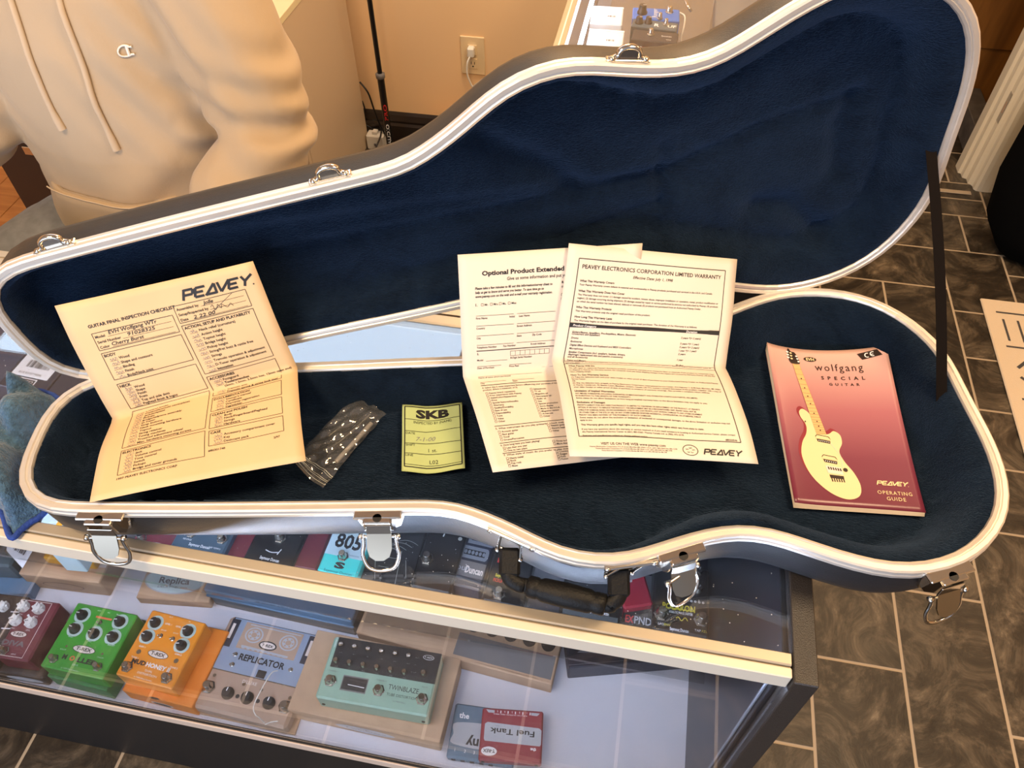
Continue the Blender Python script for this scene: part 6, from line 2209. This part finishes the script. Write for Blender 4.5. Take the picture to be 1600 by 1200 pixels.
    loft(g, [((cx+.015, cy+.005, .745), (.200, 0, 0), (0, .150, 0)), ((cx+.022, cy, .775), (.214, 0, 0), (0, .165, 0)), ((cx+.024, cy, .84), (.214, 0, 0), (0, .165, 0)), ((cx+.024, cy, .93), (.208, 0, 0), (0, .158, 0)), ((cx+.016, cy, 1.04), (.204, 0, 0), (0, .150, 0)), ((cx, cy, 1.14), (.214, 0, 0), (0, .142, 0)), ((cx, cy+.003, 1.215), (.212, 0, 0), (0, .124, 0)), ((cx, cy+.01, 1.265), (.155, 0, 0), (0, .10, 0)), ((cx, cy+.012, 1.295), (.10, 0, 0), (0, .085, 0))], 'hoodie', 32)
    limb(g, [V(SHL)+V((-.05, 0, .0)), SHL, V(SHL).lerp(V(ELL), .45)+V((.012, 0, .012)), V(ELL)+V((.004, .0, .0)), V(ELL).lerp(V(WRL), .35)+V((.012, 0, -.004)), V(ELL).lerp(V(WRL), .75), V(ELL).lerp(V(WRL), .95)], [.085, .088, .084, .074, .068, .058, .042], 'hoodie', 18)
    limb(g, [V(SHR)+V((.05, 0, 0)), SHR, V(SHR).lerp(V(ELR), .45)+V((-.012, 0, .01)), V(ELR), V(ELR).lerp(V(WRR), .4), V(ELR).lerp(V(WRR), .75), V(ELR).lerp(V(WRR), .95)], [.085, .086, .080, .074, .064, .055, .042], 'hoodie', 18)
    # hood gathered round the neck
    ring = []
    for i in range(20):
        a = 2*PI*i/20
        back = .5+.5*math.sin(a)
        ring.append(V((cx+.092*math.cos(a), cy-.005+.085*math.sin(a)+.02*back, 1.285+.035*back-.022*(1-back))))
    g.tube(ring, [.026+.022*(.5+.5*math.sin(2*PI*i/20)) for i in range(20)], 'hoodie', 12, True)
    EL = V(ELL)
    def fold(c, k):
        f = 0
        d = (c-EL)
        w_ = math.exp(-(d.length/.10)**2)
        f += w_*.010*math.sin(d.z*120+d.x*34+1.2*math.sin(d.y*30))*(1 if c.x > -.69 else 0)
        dr = c-V(ELR)
        f += math.exp(-(dr.length/.10)**2)*.006*math.sin(dr.x*70+dr.z*90)
        ax = sstep(.24, .0, (c-V((-.66, 1.0, 1.12))).length)
        f += ax*.006*math.sin(c.x*90+c.z*55)
        # slanting drapes low on the wearer's left side, and a loose front
        lo = sstep(1.06, .86, c.z)
        f += lo*.011*math.sin((c.x+.85)*38-(c.z-.9)*46)*sstep(-.86, -.70, c.x)
        f += .0025*math.sin(c.x*31+1.1*math.sin(c.z*21))*math.sin(c.z*17+c.x*9)
        ve = sstep(-.66, -.60, c.x)*sstep(1.22, 1.1, c.z)
        f += ve*.0028*math.sin(c.z*70+c.x*60)
        if abs(c.x-cx) < .17 and c.z < .79: f -= .006
        return f
    hd = fuse(g, .0075, 'hoodie', R, 5, fold, 'hoodie'); hd.matrix_parent_inverse = inv
    bv = BVHTree.FromPolygons([v.co.copy() for v in hd.data.vertices], [tuple(p.vertices) for p in hd.data.polygons])
    def surf(x, z, off=.002):
        h = bv.ray_cast(V((x, .3, z)), V((0, 1, 0)))
        if h[0] is None: return V((x, cy-.16, z))
        return h[0]+V((0, -off, 0))
    # kangaroo pocket
    pk = MB()
    zz = [(.905, .115), (.89, .13), (.86, .155), (.83, .178), (.80, .185), (.775, .185)]
    vs, fs = [], []
    n = 22
    for z, hw in zz:
        for i in range(n+1):
            x = cx+.012+hw*(-1+2*i/n)
            e = min(1, min(i, n-i)/3)
            vs.append(surf(x, z, .003+.012*e*(1 if z > .79 else .6)))
    m_ = len(vs)
    vs += [v+V((0, .012, 0)) for v in vs]
    for j in range(len(zz)-1):
        for i in range(n):
            a = j*(n+1)+i
            fs += [(a, a+1, a+n+2, a+n+1), (m_+a, m_+a+n+1, m_+a+n+2, m_+a+1)]
    for i in range(n):
        fs.append((i, m_+i, m_+i+1, i+1))
        a = (len(zz)-1)*(n+1)+i
        fs.append((a, a+1, m_+a+1, m_+a))
    for j in range(len(zz)-1):
        a = j*(n+1)
        fs += [(a, a+n+1, m_+a+n+1, m_+a), (a+n, m_+a+n, m_+a+2*n+1, a+2*n+1)]
    pk.add(vs, fs, 'hoodie', None, True)
    pk.tube([surf(cx+.012-.113+.226*i/16, .906, .016) for i in range(17)], .0014, 'cord_cream', 6)
    o = pk.build('pocket', hd)
    # draw cords hanging from the neck
    for (xa, za, xb, zb) in ((-.868, 1.262, -.848, 1.030), (-.792, 1.262, -.772, .998)):
        d = MB()
        pts = [surf(xa+(xb-xa)*t+.004*math.sin(t*5), za+(zb-za)*t, .0045) for t in [i/14 for i in range(15)]]
        d.tube(pts, [.0046]*13+[.006, .0065], 'cord_cream', 8, flat=.7)
        d.build('drawcord', hd)
    # small embroidered letter on the chest
    lg = MB()
    q = aty(177, 98, cy-.147)+V((.045, 0, -DZ))
    Cc = [(.0092*math.cos(math.radians(a)), .0078*math.sin(math.radians(a))) for a in range(50, 311, 20)]
    P = [surf(q.x+a, q.z+c, .0026) for a, c in Cc]
    lg.tube(P, .0019, 'white_plastic', 6, flat=.8)
    lg.tube([surf(q.x+.0025, q.z+.0068, .0026), surf(q.x+.0025, q.z-.0068, .0026)], .0024, 'white_plastic', 6)
    lg.tube([surf(q.x+.0095, q.z+.0052, .0026), surf(q.x+.0025, q.z+.0052, .0026)], .0016, 'white_plastic', 6)
    lg.tube([surf(q.x+.0095, q.z-.006, .0026), surf(q.x+.0025, q.z-.006, .0026)], .0016, 'white_plastic', 6)
    lg.build('embroidered_letter', hd)
    # trousers
    t = MB()
    loft(t, [((cx, cy+.01, .655), (.19, 0, 0), (0, .15, 0)), ((cx, cy, .72), (.195, 0, 0), (0, .15, 0)), ((cx, cy, .80), (.185, 0, 0), (0, .135, 0))], 'denim_grey')
    for s, kx in ((1, -.62), (-1, -1.07)):
        an = (kx+.02*s, .97, .30)
        limb(t, [(cx+.09*s, cy, .72), ((cx+.09*s+kx)/2, .99, .73), (kx, .885, .705), (kx+.01*s, .95, .50), an], [.105, .102, .085, .075, .068], 'denim_grey', 16)
    o = fuse(t, .010, 'trousers', R, 4, lambda c, k: .004*math.sin(c.x*60+c.y*40)*math.sin(c.z*50), 'denim_grey'); o.matrix_parent_inverse = inv
    for s, kx in ((1, -.62), (-1, -1.07)):
        f = MB()
        ax, ay = kx+.02*s, .97
        f.box(ax-.052, ax+.052, ay-.20, ay+.07, .195, .215, 'white_plastic', .008)
        loft(f, [((ax, ay-.065, .213), (.048, 0, 0), (0, .128, 0)), ((ax, ay-.055, .245), (.048, 0, 0), (0, .115, 0)), ((ax, ay+.005, .275), (.046, 0, 0), (0, .06, 0)), ((ax, ay+.01, .30), (.044, 0, 0), (0, .05, 0))], 'black_matte', 18, .85)
        o = f.build('shoe', R); o.matrix_parent_inverse = inv
person()
def stool():
    cx, cy = -.89, 1.12
    r = empty('bar_stool', (cx, cy, 0), None, 'dark brown backed stool under the person in the hoodie', 'stool')
    b = MB(); b.lathe([(0, .635), (.17, .635), (.185, .65), (.185, .665), (.16, .678), (0, .680)], 'dark_brown', None, 28); b.build('seat', r)
    for a in (45, 135, 225, 315):
        c, s = math.cos(math.radians(a)), math.sin(math.radians(a))
        b = MB(); b.tube([(.11*c, .11*s, .638), (.2*c, .2*s, .0006)], .013, 'black_plastic', 10); b.build('leg', r)
    b = MB(); b.tube([(.17*math.cos(2*PI*i/24), .17*math.sin(2*PI*i/24), .215) for i in range(24)], .009, 'steel', 8, True); b.build('foot_ring', r)
    b = MB()
    pts = [(.24*math.cos(a), .24*math.sin(a)+.0, 0) for a in [math.radians(52+98*i/12) for i in range(13)]]
    vs, fs = [], []
    for x, y, _ in pts:
        for k in (1, .93):
            for z in (.76, .96): vs.append((x*k, y*k, z))
    for i in range(12):
        o = i*4
        fs += [(o, o+4, o+5, o+1), (o+2, o+3, o+7, o+6), (o+1, o+5, o+7, o+3), (o, o+2, o+6, o+4)]
    fs += [(0, 1, 3, 2), (48, 50, 51, 49)]
    b.add(vs, fs, 'dark_brown', None, False)
    b.build('backrest', r)
    for s in (-1, 1):
        b = MB(); b.tube([(.10*s, .12, .645), (.13*s, .185, .70), (.13*s, .192, .78)], .011, 'black_plastic', 8); b.build('back_post', r)
stool()
def dark_chest():
    r = empty('storage_chest', (-1.93, 2.0, .0125), None, 'dark brown low chest on the wooden floor left of the seated person', 'chest')
    b = MB(); b.box(-.16, .16, -.12, .12, 0, .38, 'dark_brown', .006); b.build('body', r)
    b = MB(); b.box(-.165, .165, -.125, .125, .381, .42, 'dark_brown', .006); b.build('lid', r)
    b = MB(); b.box(-.03, .03, -.128, -.121, .30, .33, 'steel', .002); b.build('clasp', r)
dark_chest()
